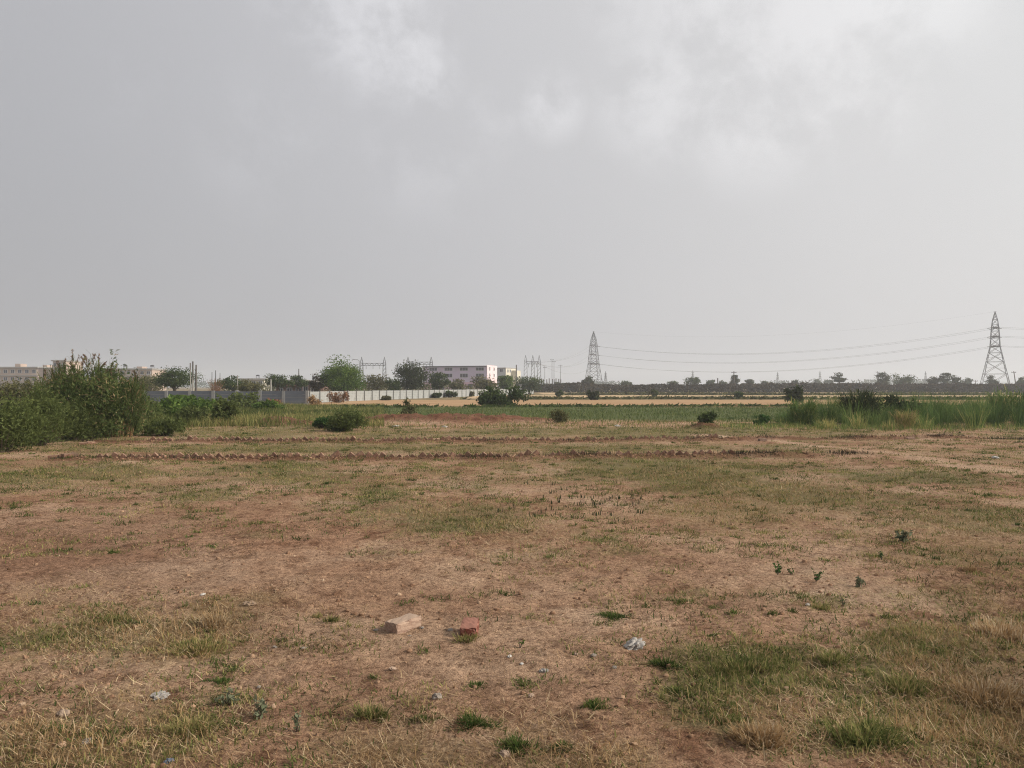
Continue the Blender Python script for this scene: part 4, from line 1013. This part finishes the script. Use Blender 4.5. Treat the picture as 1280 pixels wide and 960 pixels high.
# ------------------------------------------------------------------ buildings
def window_at(root, x, z, w, h, face='front', off=0, bars=3, depth=.12, frame='greypaint'):
    """recessed window: frame with mullions set round a dark pane; built in the local axes of the wall"""
    mf = MB(); mp = MB(); t = .09
    def B(mb, u0, u1, v0, v1, z0, z1):
        if face == 'front': box(mb, u0, u1, off + v0, off + v1, z0, z1)
        else: box(mb, off - v1, off - v0, u0, u1, z0, z1)
    B(mf, x - w / 2 - t, x - w / 2, -.10, .02, z - h / 2, z + h / 2); B(mf, x + w / 2, x + w / 2 + t, -.10, .02, z - h / 2, z + h / 2)
    B(mf, x - w / 2 - t, x + w / 2 + t, -.13, .02, z - h / 2 - t, z - h / 2); B(mf, x - w / 2 - t, x + w / 2 + t, -.16, .02, z + h / 2, z + h / 2 + t)
    for k in range(1, bars): B(mf, x - w / 2 + w * k / bars - .035, x - w / 2 + w * k / bars + .035, -.05, .02, z - h / 2, z + h / 2)
    B(mp, x - w / 2, x + w / 2, -.02, .015, z - h / 2, z + h / 2)
    f = mf.build('window', M[frame], root); mp.build('pane', M['glass'], f)

def lilac():
    Y0 = 260.0; X0 = xat(608.5, Y0); th = math.radians(14.5)
    root = empty('lilac_building', 'lilac grey three storey block with dark roof edge and pale pink end', 'building', (X0, Y0, 0), -th)
    W, D, H = 23.0, 12.5, zat(457.2, Y0); zb = 3.0
    mb = MB(); box(mb, -W, -.003, 0, D, zb, H - .35); mb.build('upper_wall', M['paintgrey'], root)
    mb = MB(); box(mb, -W, -.003, -.06, D, 0, zb - .004); mb.build('lower_wall', M['paintpink'], root)
    mb = MB(); box(mb, 0, .12, -.05, D, 0, H + .25); mb.build('end_wall', M['palepink'], root)
    mb = MB(); box(mb, -W - .4, -.005, -.5, D, H - .345, H); mb.build('roof', M['darkroof'], root)
    s = 1.0 / (F / Y0) / math.cos(th) * 1.02
    for c in (541, 560.5, 580, 600):
        x = (c - 608.5) * s
        for r in (461.2, 469.3): window_at(root, x, zat(r, Y0), 2.75, 1.0 if r < 465 else 1.2)
    for y in (3.0, 8.5):
        for r in (460.8, 468.8):
            window_at(root, y, zat(r, Y0), 1.0, 1.0, 'side', .12, 2)
    for c in (552, 588):
        m = MB(); x = (c - 608.5) * s; box(m, x - .9, x + .9, -.12, -.065, 0, 2.3); m.build('door', M['glass'], root)
lilac()

def cream_block():
    Y0 = 285.0; X0 = xat(632, Y0); root = empty('cream_building', 'grey and cream block beside the pale pink end', 'building', (X0, Y0, 0), -math.radians(24))
    H = zat(459.8, Y0); mb = MB(); box(mb, -5.5, -.003, 0, 9.5, 0, H - .3); mb.build('front_wall', M['greypaint'], root)
    mb = MB(); box(mb, -5.7, .12, -.15, 9.6, H - .295, H + .1); mb.build('roof', M['concrete'], root)
    mb = MB(); box(mb, 0, .1, 0, 9.5, 0, H - .3); mb.build('side_wall', M['cream'], root)
    mb = MB(); box(mb, .2, 2.2, 5.2, 9.0, 0, H - .9); mb.build('stair_tower', M['cream'], root)
    window_at(root, -1.7, zat(463, Y0), 1.1, 1.0, bars=2)
    for y in (1.8, 4.0): window_at(root, y, zat(463.5, Y0), .9, 1.0, 'side', .1, 2)
cream_block()

def flats(label, px0, px1, Y, top, mat, storeys, bays, extras=(), rz=0.0, roofm='concrete', name='apartment_block'):
    x0, x1 = xat(px0, Y), xat(px1, Y); W = x1 - x0; H = zat(top, Y); root = empty(name, label, 'building', (x0, Y, 0), rz)
    mb = MB(); box(mb, 0, W, 0, 12, 0, H - .5); mb.build('wall', M[mat], root)
    mb = MB(); box(mb, -.4, W + .4, -.7, 12.3, H - .495, H); mb.build('roof', M[roofm], root)
    fh = (H - .5) / storeys
    for s in range(1, storeys):
        mb = MB(); box(mb, -.1, W + .1, -.9, -.003, s * fh - .14, s * fh + .14); mb.build('floor_ledge', M[roofm], root)
    for s in range(storeys):
        for b in range(bays): window_at(root, W * (b + .5) / bays, (s + .55) * fh, min(1.6, W / bays * .5), fh * .42, bars=2)
    for e in extras:
        k, p, w, hh = e; x = xat(p, Y) - x0; ww = w / F * Y; zz = hh / F * Y
        if k == 'room':
            mb = MB(); box(mb, x - ww / 2, x + ww / 2, 2, 6, H + .003, H + zz); mb.build('roof_room', M[mat], root)
        else:
            mb = MB(); q = np.linspace(0, zz, 6); tube(mb, [(x, 4, H + .8 + v) for v in q], [ww * .47, ww * .5, ww * .5, ww * .5, ww * .42, ww * .15], 12); tk = mb.build('water_tank', M['tank'], root, smooth=True)
            mb = MB()
            for sx in (-1, 1):
                for sy in (-1, 1): bar(mb, (x + sx * ww * .35, 4 + sy * ww * .35, H), (x + sx * ww * .35, 4 + sy * ww * .35, H + .8), .06)
            mb.build('stand', M['steel'], tk)
    return root
flats('long peach block of flats at the far left edge', -60, 47, 300, 458.5, 'peach', 3, 12, (('room', 18, 7, 4), ('room', -25, 8, 4)))
flats('peach block with a stair room behind the left reeds', 48, 66, 310, 460, 'peach', 3, 3, (('room', 52, 5, 4),))
flats('tall beige block peeping over the plumed reeds', 66, 82, 300, 450, 'peach', 4, 3)
flats('beige block showing between reeds and acacia with a black water tank', 132, 190, 290, 460.5, 'peach', 3, 7, (('tank', 184, 5, 2.0), ('room', 171, 7, 2.5), ('tank', 150, 5, 2)))
flats('pale low house with a black water tank behind the thorn trees', 296, 330, 240, 473, 'cream', 2, 4, (('tank', 317, 4.5, 1.6),), name='house')
flats('brown low building behind the right part of the slate blue wall', 345, 379, 125, 478.5, 'brownwall', 1, 3, name='house', roofm='brownwall')
flats('small pink house with dark shed roof at the wall corner', 378, 386, 120, 475.5, 'palepink', 1, 1, name='house')
flats('dark brown shed left of the large bright green tree', 386, 398, 118, 477, 'brownwall', 1, 1, name='house', roofm='darkroof')
flats('grey pale house half hidden by the spreading thorn tree', 352, 375, 250, 474.5, 'palepink', 2, 3, name='house')

# ------------------------------------------------------------------ bricks
def brick_mesh(L, W, H, mat, seed, chip=.004):
    r = np.random.default_rng(seed); import bmesh
    bm = bmesh.new(); bmesh.ops.create_cube(bm, size=1)
    for v in bm.verts: v.co = Vector((v.co.x * L, v.co.y * W, v.co.z * H))
    bmesh.ops.bevel(bm, geom=list(bm.edges), offset=.004, segments=2, affect='EDGES')
    bmesh.ops.subdivide_edges(bm, edges=[e for e in bm.edges if e.calc_length() > .03], cuts=5, use_grid_fill=True)
    for v in bm.verts:
        edge = (abs(v.co.x) > L * .44) + (abs(v.co.y) > W * .42) + (abs(v.co.z) > H * .40)
        v.co += Vector(r.normal(0, chip * .25, 3)) - v.co.normalized() * (abs(r.normal(0, chip)) if edge >= 2 else 0)
    me = bpy.data.meshes.new('brick'); bm.to_mesh(me); bm.free(); me.materials.append(mat)
    return me

def brick(label, X, Y, rz, mesh, sink=.0, tilt=(0, 0), group=None, h=.075):
    o = bpy.data.objects.new('brick', mesh); COL.objects.link(o)
    o.location = (X, Y, float(hgt(X, Y)) + h / 2 - sink); o.rotation_euler = (tilt[0], tilt[1], rz)
    return tag(o, label, 'brick', group)
d = np.array((.586, .81)); c0 = np.array(at(496.2, 794.4)); cc = c0 + d * .115 + np.array((-.81, .586)) * .055
brick('whole dusty brown brick lying flat on the bare soil', cc[0], cc[1], math.atan2(.81, .586), brick_mesh(.23, .11, .075, M['brickdusty'], 1), .002, (0.0, .0))
brick('red brick pointing at the viewer with grass at its end', xat(587.2, 4.83), 4.83, PI / 2 - .03, brick_mesh(.22, .106, .078, M['brickred'], 2), .004)

vars_ = [brick_mesh(.23, .112, .075, M['brickrow'], 10 + k, .007) for k in range(5)]
def brick_row(a, b, t0, t1, label, group, thin=0.0):
    a = np.array(a); b = np.array(b); L = np.linalg.norm(b - a); rz = math.atan2(b[1] - a[1], b[0] - a[0]); s = .166; n = int((t1 - t0) * L / s)
    for i in range(n):
        t = t0 + (t1 - t0) * i / n
        if R.uniform() < thin * sstep(.45, 1, t / t1) + .06: continue
        p = a + (b - a) * t + R.normal(0, .012, 2)
        o = bpy.data.objects.new('brick', vars_[R.integers(0, 5)]); COL.objects.link(o)
        # leaning at 45 degrees along the row, one corner up, the lower half in the soil
        q = Quaternion((0, 0, 1), rz + R.normal(0, .14)) @ Quaternion((0, 1, 0), -PI / 4 + R.normal(0, .13)) @ Quaternion((1, 0, 0), PI / 2)
        o.rotation_mode = 'QUATERNION'; o.rotation_quaternion = q
        o.location = (p[0], p[1], float(hgt(p[0], p[1])) - .026 + R.normal(0, .018))
        tag(o, label, 'brick', group)
brick_row(ROW1[0], ROW1[1], .045, .90, 'half buried leaning brick in the nearer sawtooth row', 'bricks of the nearer sawtooth row', .3)
brick_row(ROW2[0], ROW2[1], .06, .70, 'half buried leaning brick in the farther sawtooth row', 'bricks of the farther sawtooth row', .4)
for px, py, rz, lab, ti in ((68, 573, .4, 'loose brick lying alone left of the nearer row', 0), (84, 574.5, 1.2, 'loose brick on the ground at the start of the nearer row', .1), (93, 573.5, -.5, 'tilted loose brick propped at the start of the nearer row', .5),
                            (105, 557, .3, 'first loose brick under the plumed reeds', .1), (114, 556.5, 1.0, 'second loose brick under the plumed reeds', .2), (1138, 551, .1, 'pale loose brick lying past the end of the farther row', 0), (953, 552, .2, 'pale flat brick by the dirt path crossing the farther row', 0)):
    X, Y = at(px, py); brick(lab, X, Y, rz, brick_mesh(.23, .11, .075, M['brickdusty' if px > 900 else 'brickrow'], int(px)), .01, (ti, ti * .5))

# ------------------------------------------------------------------ litter, stones, single tufts
def lump(name, label, cat, px, py, size, flat, mat, seed, crump=.35, sub=3):
    import bmesh
    r = np.random.default_rng(seed); X, Y = at(px, py); bm = bmesh.new(); bmesh.ops.create_icosphere(bm, subdivisions=sub, radius=1)
    ph = r.uniform(0, 6, 9)
    for v in bm.verts:
        n = v.co.copy()
        f = 1 + crump * (abs(math.sin(3 * n.x + ph[0] + 2 * n.y)) + abs(math.sin(4.3 * n.y + ph[1] + 3 * n.z)) + abs(math.sin(7 * n.x - 5 * n.z + ph[2])) * .6 - 1.1) + r.normal(0, crump * .05)
        v.co = Vector((n.x * f * size, n.y * f * size * .75, n.z * f * size * flat))
    me = bpy.data.meshes.new(name); bm.to_mesh(me); bm.free(); me.materials.append(mat)
    o = bpy.data.objects.new(name, me); COL.objects.link(o); o.location = (X, Y, float(hgt(X, Y)) + size * flat * .55); o.rotation_euler = (r.normal(0, .1), r.normal(0, .1), r.uniform(0, 6))
    return tag(o, label, cat)

lump('plastic_bag', 'crumpled white plastic bag beside the big green tuft', 'litter', 793, 811, .050, .42, M['plastic'], 3, .6, 4)
lump('plastic_wrapper', 'pale torn wrapper on the soil at lower left', 'litter', 201, 871, .032, .2, M['plastic'], 4, .7, 4)
for px, py, s, f, m, lab, nm in ((637, 824, .018, .45, 'paper', 'bright white chip alone right of the red brick', 'white_chip'), (652, 833, .016, .35, 'paper', 'small flat white chip below the bright one', 'white_chip'),
        (680, 840, .028, .45, 'plastic', 'pale angular shard among the dirt clods', 'white_chip'), (742, 822, .026, .45, 'stone', 'bluish grey shard left of the plastic bag', 'stone'), (720, 821, .022, .4, 'stonewarm', 'tan flake between grey shard and white chips', 'stone'),
        (546, 875, .034, .8, 'stone', 'grey rounded stone in the bare middle foreground', 'stone'), (664, 871, .024, .6, 'stonewarm', 'pinkish pebble below the green sprawling tufts', 'stone'), (631, 945, .036, .6, 'stonewarm', 'tan pebble near the bottom edge beside a green tuft', 'stone'),
        (491, 841, .032, .4, 'brickdusty', 'flat orange brick fragment below the dusty brick', 'stone'), (527, 786, .020, .5, 'plastic', 'white flake touching the far end of the dusty brick', 'white_chip'), (512, 795, .016, .5, 'stone', 'grey flake in front of the dusty brick', 'stone'),
        (563, 786, .030, .4, 'stone', 'grey flat stone in the shadow left of the red brick', 'stone'), (470, 789, .024, .4, 'stone', 'dark grey stone left of the dusty brick', 'stone'), (254, 744, .030, .5, 'paper', 'white stone above the left straw clumps', 'stone'),
        (312, 758, .060, .22, 'card', 'brown curled cardboard flake near the left straw clumps', 'litter'), (109, 926, .034, .6, 'stone', 'pale stone in the lower left dry grass', 'stone'), (80, 891, .046, .4, 'stonewarm', 'half sunk tan stone at lower left', 'stone'),
        (212, 955, .022, .6, 'blue', 'faded blue scrap at the bottom edge', 'litter'), (324, 859, .016, .6, 'stone', 'round pale pebble right of the bright left tuft', 'stone'), (380, 811, .028, .3, 'stone', 'grey leaf shaped flake on the bare soil', 'stone'), (1009, 756, .030, .6, 'plastic', 'whitish lump beside a small tuft at right', 'stone'),
        (768, 838, .022, .4, 'stone', 'flat grey shard below the plastic bag', 'stone'), (344, 810, .022, .3, 'stone', 'grey flake nearer the straw clump', 'stone'), (1244, 573, .12, .4, 'paper', 'pale lump on the dirt path at far right', 'stone'), (495, 534, .17, .3, 'paper', 'white scrap below the dug red bank', 'litter'), (556, 535, .15, .3, 'paper', 'second white scrap in front of the dug red bank', 'litter'), (772, 534, .18, .3, 'paper', 'white scrap in the dark weeds at the green field edge', 'litter')):
    lump(nm, lab, 'stone' if nm == 'stone' else 'litter', px, py, s * .62, f, M[m], int(px + py), .3 if nm == 'stone' else .5, 3)

def tuft(label, px, py, rx, hgt_, n, mat, tint=.45, spread=.7, name='grass_tuft', ry=None, wid=.005):
    X, Y = at(px, py); r = rx / F * Y; q = np.sqrt(R.uniform(0, 1, n)) * R.uniform(.4, 1.0, n); a = R.uniform(0, 2 * PI, n)
    k = 7; la = R.uniform(0, 2 * PI, k); lr = R.uniform(.08, .40, k); j = R.integers(0, k, n)
    x = r * (1.15 * lr[j] * np.cos(la[j]) + R.normal(0, 1, n) * (.16 + .2 * R.uniform(0, 1, k))[j]); y = r * (.8 * lr[j] * np.sin(la[j]) + R.normal(0, 1, n) * (.14 + .14 * R.uniform(0, 1, k))[j])
    if mat == 'green':                                            # runners creeping outwards from the root
        k = 11; ra = R.uniform(0, 2 * PI, k); rl = R.uniform(.35, 1.25, k); j = R.integers(0, k, n); tt = R.uniform(0, 1, n) ** .75
        bend = R.normal(0, .5, k)[j] * tt; ex = r * rl[j] * tt
        x = 1.15 * ex * np.cos(ra[j] + bend) + R.normal(0, .12 * r, n); y = .8 * ex * np.sin(ra[j] + bend) + R.normal(0, .07 * r, n); spread = spread + .25; hgt_ = hgt_ * (.95 - .35 * tt)
    else: j = j % 7
    q = np.clip(np.hypot(x, y) / r, 0, 1.3); a = np.arctan2(y, x); j = j % k; hgt_ = hgt_ * .8 * (R.uniform(.55, 1.15, k))[j]; tint = tint + R.normal(0, .12, k)[j] + .35 * (R.uniform(0, 1, n) < .12)
    g = float(hgt(X, Y)); mb = MB()
    blades(mb, np.stack([x, y, hgt(X + x, Y + y) - g - .005], 1), hgt_ * R.uniform(.5, 1.25, n), wid * R.uniform(.7, 1.4, n), a + R.normal(0, .9, n), np.abs(R.normal(.35 + spread * q * .8, .25, n)), R.normal(.4, .4, n), np.clip(R.normal(tint, .22, n), 0, 1))
    return tag(mb.build(name, M[mat], loc=(X, Y, g)), label, 'grass')
G = 'green'
for a in (('dense dark green grass mat right of the red brick', 769, 769, 28, .06, 950, G, .35, .8), ('lush green tuft right of the plastic bag', 828, 836, 26, .08, 700, G, .4, .8), ('green tuft below the lush one by the bag', 845, 869, 28, .06, 520, G, .5, .9),
          ('bright green sprawling tuft at lower centre right', 739, 885, 28, .06, 560, G, .62, .9), ('biggest dark green sprawling tuft at lower centre', 591, 905, 32, .075, 760, G, .45, .9), ('green runner tuft left of the biggest lower tuft', 528, 901, 26, .05, 360, G, .5, 1.),
          ('upright green tuft near the bottom edge', 650, 935, 24, .09, 560, G, .5, .6), ('dark runner tuft right of the upright bottom tuft', 703, 936, 24, .05, 360, G, .4, 1.), ('small green tuft left of the sprawling runners', 595, 858, 14, .05, 220, G, .45, .8),
          ('thin green runner tuft below the white chips', 656, 854, 30, .04, 300, G, .5, 1.), ('bright green tuft on bare soil at lower left', 277, 853, 24, .05, 420, G, .35, .9), ('pale upright grass tuft in lower left centre', 467, 897, 26, .09, 420, 'mixed', .5, .5),
          ('straw and green clump at left, largest there', 248, 812, 44, .10, 1100, 'mixed', .5, .6), ('dry golden clump behind the largest left clump', 268, 780, 30, .13, 620, 'dry', .6, .5), ('dark green tuft at the left of the straw clumps', 143, 778, 24, .07, 420, 'mixed', .3, .7),
          ('dry olive tuft at the lower left', 236, 912, 36, .11, 760, 'mixed', .55, .6), ('little green tuft above the lush right tufts', 892, 795, 14, .04, 200, G, .5, .8), ('wide green tuft at middle right above the grass mat', 850, 752, 30, .06, 480, G, .6, .8),
          ('golden tall grass clump at the right edge', 1225, 870, 60, .13, 1100, 'dry', .55, .8), ('golden grass clump above the right edge clump', 1250, 790, 60, .11, 900, 'dry', .6, .4), ('tall mixed clump beside the golden right clumps', 1130, 860, 44, .10, 700, 'mixed', .5, .5),
          ('green yellow clump at lower right', 1080, 925, 48, .11, 900, 'mixed', .35, .6), ('dry pale clump at the bottom right of centre', 950, 930, 46, .10, 700, 'dry', .5, .7), ('green patch clump at right of the lush tuft', 930, 836, 46, .09, 1000, 'mixed', .28, .7),
          ('dark dry green tuft above the biggest right clumps', 1040, 830, 30, .08, 520, 'mixed', .3, .6), ('dry stems at the end of the red brick', 586, 802, 22, .075, 170, 'mixed', .6, .5), ('tiny dark tuft left of the grass mat', 623, 705, 14, .04, 170, G, .35, .8), ('green tuft on the red soil at left', 140, 691, 14, .06, 260, G, .4, .7),
          ('round green tuft right of the left straw patch', 412, 778, 16, .07, 200, 'mixed', .5, .5), ('dark grassy tuft on the nearer brick row', 455, 571, 11, .16, 260, G, .3, .5), ('brown dry tuft at far right middle', 1212, 713, 14, .07, 240, 'dry', .2, .5),
          ('small pale tuft near whitish lump at right', 1026, 760, 16, .06, 240, 'mixed', .5, .6)):
    tuft(*a)

def weed(label, px, py, size, n, mat, up=.5, name='weed_plant'):
    X, Y = at(px, py); g = float(hgt(X, Y)); s = size / F * Y; mb = MB(); st = MB()
    k = max(3, n // 9)
    for j in range(k):
        a = R.uniform(0, 2 * PI); tip = np.array((math.cos(a) * s * R.uniform(.1, .8), math.sin(a) * s * R.uniform(.1, .8), s * (up + R.uniform(.2, .9))))
        tube(st, [(0, 0, -.01), tuple(tip * .5 + np.array((0, 0, .1 * s))), tuple(tip)], [.003, .0025, .0012], 5)
        m = n // k; t = R.uniform(.25, 1.05, m); C = tip[None] * t[:, None] + R.normal(0, .13 * s, (m, 3)); C[:, 2] = np.abs(C[:, 2]) + .004
        leaves(mb, C, .42 * s, .2 * s, R.beta(2, 2, m), 0, np.stack([C[:, 0], C[:, 1], np.full(m, s * .4)], 1) / s)
    root = empty(name, label, 'weed', (X, Y, g)); mb.build('leaves', M[mat], root); st.build('stem', M['twig'], root)
for a in (('grey green leafy weed at lower left, larger of the two', 326, 897, 20, 60, 'weed'), ('pale grey green weed right of the larger one', 371, 914, 15, 46, 'weed'), ('flat grey green weed below the bright left tuft', 284, 878, 18, 50, 'weed', .1), ('tiny green seedling below the red brick', 650, 812, 9, 22, 'tree_bright', .6),
          ('dark leafy weed right of the bare middle, leftmost of three', 972, 719, 10, 40, 'herb', .5), ('small dark weed between its two neighbours', 989, 718, 8, 26, 'herb', .4), ('dark leafy weed, biggest of the three at right', 1020, 727, 10, 50, 'herb', .5), ('dark weed beside dry stalks at right', 1073, 735, 14, 50, 'weed', .2),
          ('greyish weed cushion on the right soil', 1127, 676, 15, 90, 'weed', .05), ('thin dark upright weed at right', 1054, 757, 8, 18, 'herb', .9), ('thin upright weed above the dark leafy trio', 1102, 700, 8, 22, 'herb', .8)):
    weed(*a)
def stalks():
    mb = MB(); n = 0
    for i in range(48):
        px = R.normal(735, 60); py = R.normal(628, 14)
        if py < 600: continue
        X, Y = at(px, py); m = 5; x = X + R.normal(0, .03, m); y = Y + R.normal(0, .03, m)
        blades(mb, np.stack([x, y, hgt(x, y)], 1), R.uniform(.03, .085, m), R.uniform(.008, .016, m), R.uniform(0, 6, m), np.abs(R.normal(.15, .1, m)), .2, R.uniform(0, .5, m))
    tag(mb.build('burnt_stubs', M['tree_dark']), 'scattered dark burnt stubs in the middle of the plot', 'weeds', kind='stuff')
stalks()

# ------------------------------------------------------------------ air, light, sky
def haze():
    mb = MB(); box(mb, -4000, 4000, -60, 2450, -1.6, 46)
    m, nt, ns, ls = new_mat('dusty_air'); v = ns.new('ShaderNodeVolumePrincipled'); v.inputs['Color'].default_value = (.83, .87, .94, 1)
    v.inputs['Density'].default_value = .00068; v.inputs['Anisotropy'].default_value = .2
    o = ns.new('ShaderNodeOutputMaterial'); ls.new(v.outputs[0], o.inputs['Volume'])
    tag(mb.build('haze', m), 'pale dusty haze over the plain', 'haze', kind='stuff')
haze()

EL = math.radians(30); AZ = math.radians(98)            # azimuth from the view axis (+Y) towards +X
S = Vector((math.sin(AZ) * math.cos(EL), math.cos(AZ) * math.cos(EL), math.sin(EL)))
sun = bpy.data.lights.new('sun', 'SUN'); sun.energy = 3.8; sun.angle = math.radians(2.5); sun.color = (1, .91, .78)
so = bpy.data.objects.new('sun', sun); COL.objects.link(so); so.rotation_euler = S.to_track_quat('Z', 'Y').to_euler()

w = bpy.data.worlds.new('World'); scn.world = w; w.use_nodes = True
nt = w.node_tree; ns, ls = nt.nodes, nt.links; ns.clear()
tc = ns.new('ShaderNodeTexCoord'); D = tc.outputs['Generated']
sky = ns.new('ShaderNodeTexSky'); sky.sky_type = 'NISHITA'; sky.sun_disc = False; sky.sun_elevation = EL; sky.sun_rotation = AZ; sky.dust_density = 6; sky.air_density = 1.5
def vdot(v):
    n = ns.new('ShaderNodeVectorMath'); n.operation = 'DOT_PRODUCT'; ls.new(D, n.inputs[0]); n.inputs[1].default_value = v; return n.outputs['Value']
def mth(op, a, b=None, c=None):
    n = ns.new('ShaderNodeMath'); n.operation = op
    for i, v in enumerate((a, b, c)):
        if v is None: continue
        if isinstance(v, (int, float)): n.inputs[i].default_value = v
        else: ls.new(v, n.inputs[i])
    return n.outputs[0]
dt = mth('MULTIPLY_ADD', vdot(tuple(S)), .5, .5)
def q(v, tint=(1, 1, 1)): return tuple(v / 4 * t for t in tint)
cr = ramp(ns, [(0, q(.40, (.985, .985, 1.04))), (.215, q(.415, (.985, .985, 1.04))), (.45, q(.56, (.99, .985, 1.025))), (.69, q(.71, (1, .99, 1.0))), (.80, q(.77)), (.92, q(1.5, (1.02, 1, .96))), (1, q(3.6, (1.05, 1, .92)))])
ls.new(dt, cr.inputs[0])
# thin clouds: soft masks round a few directions, broken up by noise
def dirn(px, py):
    return Vector(((px - CX) / F, 1, (HY - py) / F)).normalized()
nz = noise(ns, ls, D, 9.0, 12, .60); nz.inputs['Distortion'].default_value = .12
nz2 = noise(ns, ls, D, 2.0, 5, .5)
cm = None
for px, py, r, k in ((440, 10, .10, .9), (485, 50, .09, 1.0), (530, 98, .055, .9), (410, 0, .09, .7), (470, 30, .07, 1.0), (515, 82, .06, .9), (900, 10, .12, .6), (1040, 20, .15, .6), (1130, -20, .12, .5), (830, 120, .10, .6), (940, 125, .12, .6), (1060, 110, .10, .55), (690, 132, .05, .7), (610, 155, .05, .35), (780, 5, .06, .4), (530, 190, .10, .3), (330, 180, .10, .25), (140, 105, .05, .3)):
    n = ns.new('ShaderNodeVectorMath'); n.operation = 'DISTANCE'; ls.new(D, n.inputs[0]); n.inputs[1].default_value = dirn(px, py)
    m_ = ns.new('ShaderNodeMapRange'); m_.interpolation_type = 'SMOOTHSTEP'; ls.new(n.outputs['Value'], m_.inputs[0]); m_.inputs[1].default_value = r * 1.15; m_.inputs[2].default_value = r * .3; m_.inputs[3].default_value = 0; m_.inputs[4].default_value = k
    cm = m_.outputs[0] if cm is None else mth('MAXIMUM', cm, m_.outputs[0])
sz = ns.new('ShaderNodeSeparateXYZ'); ls.new(D, sz.inputs[0])
hi = ns.new('ShaderNodeMapRange'); ls.new(sz.outputs[2], hi.inputs[0]); hi.inputs[1].default_value = .46; hi.inputs[2].default_value = .8; hi.inputs[3].default_value = 1; hi.inputs[4].default_value = .72
br_ = ns.new('ShaderNodeMapRange'); br_.interpolation_type = 'SMOOTHSTEP'; ls.new(nz.outputs[0], br_.inputs[0]); br_.inputs[1].default_value = .38; br_.inputs[2].default_value = .62
cl = mth('MULTIPLY', cm, br_.outputs[0])
vl = ns.new('ShaderNodeMapRange'); ls.new(nz2.outputs[0], vl.inputs[0]); vl.inputs[1].default_value = .3; vl.inputs[2].default_value = .7; vl.inputs[3].default_value = .98; vl.inputs[4].default_value = 1.02
cb = ns.new('ShaderNodeCombineXYZ'); gain = mth('MULTIPLY', mth('MULTIPLY_ADD', cl, .30, 1.0), vl.outputs[0])
bk = ns.new('ShaderNodeMapRange'); bk.interpolation_type = 'SMOOTHSTEP'; ls.new(sz.outputs[1], bk.inputs[0]); bk.inputs[1].default_value = -.5; bk.inputs[2].default_value = .35; bk.inputs[3].default_value = .85; bk.inputs[4].default_value = 1
gain = mth('MULTIPLY', mth('MULTIPLY', gain, mth('MULTIPLY', hi.outputs[0], bk.outputs[0])), 40.0)
sc = ns.new('ShaderNodeVectorMath'); sc.operation = 'SCALE'; ls.new(cr.outputs[0], sc.inputs[0]); ls.new(gain, sc.inputs[3])
mxs = mix(ns, ls, .93, sky.outputs[0], sc.outputs[0])
bg = ns.new('ShaderNodeBackground'); ls.new(mxs, bg.inputs[0]); bg.inputs[1].default_value = .1
ow = ns.new('ShaderNodeOutputWorld'); ls.new(bg.outputs[0], ow.inputs[0])

cam = bpy.data.cameras.new('camera'); co = bpy.data.objects.new('camera', cam); COL.objects.link(co)
cam.sensor_fit = 'HORIZONTAL'; cam.sensor_width = 36; cam.lens = 36 * F / 1280; cam.clip_start = .05; cam.clip_end = 6000
co.location = (0, 0, CAMH); co.rotation_euler = (PI / 2 + math.atan((HY - 480) / F), 0, 0)
scn.camera = co
scn.view_settings.view_transform = 'Standard'; scn.view_settings.look = 'None'; scn.view_settings.exposure = 0; scn.view_settings.gamma = 1
scn.cycles.denoising_prefilter = 'NONE'; scn.cycles.filter_width = 1.15; scn.cycles.max_bounces = 6; scn.cycles.diffuse_bounces = 3; scn.cycles.transmission_bounces = 3; scn.cycles.volume_bounces = 1; scn.cycles.transparent_max_bounces = 6
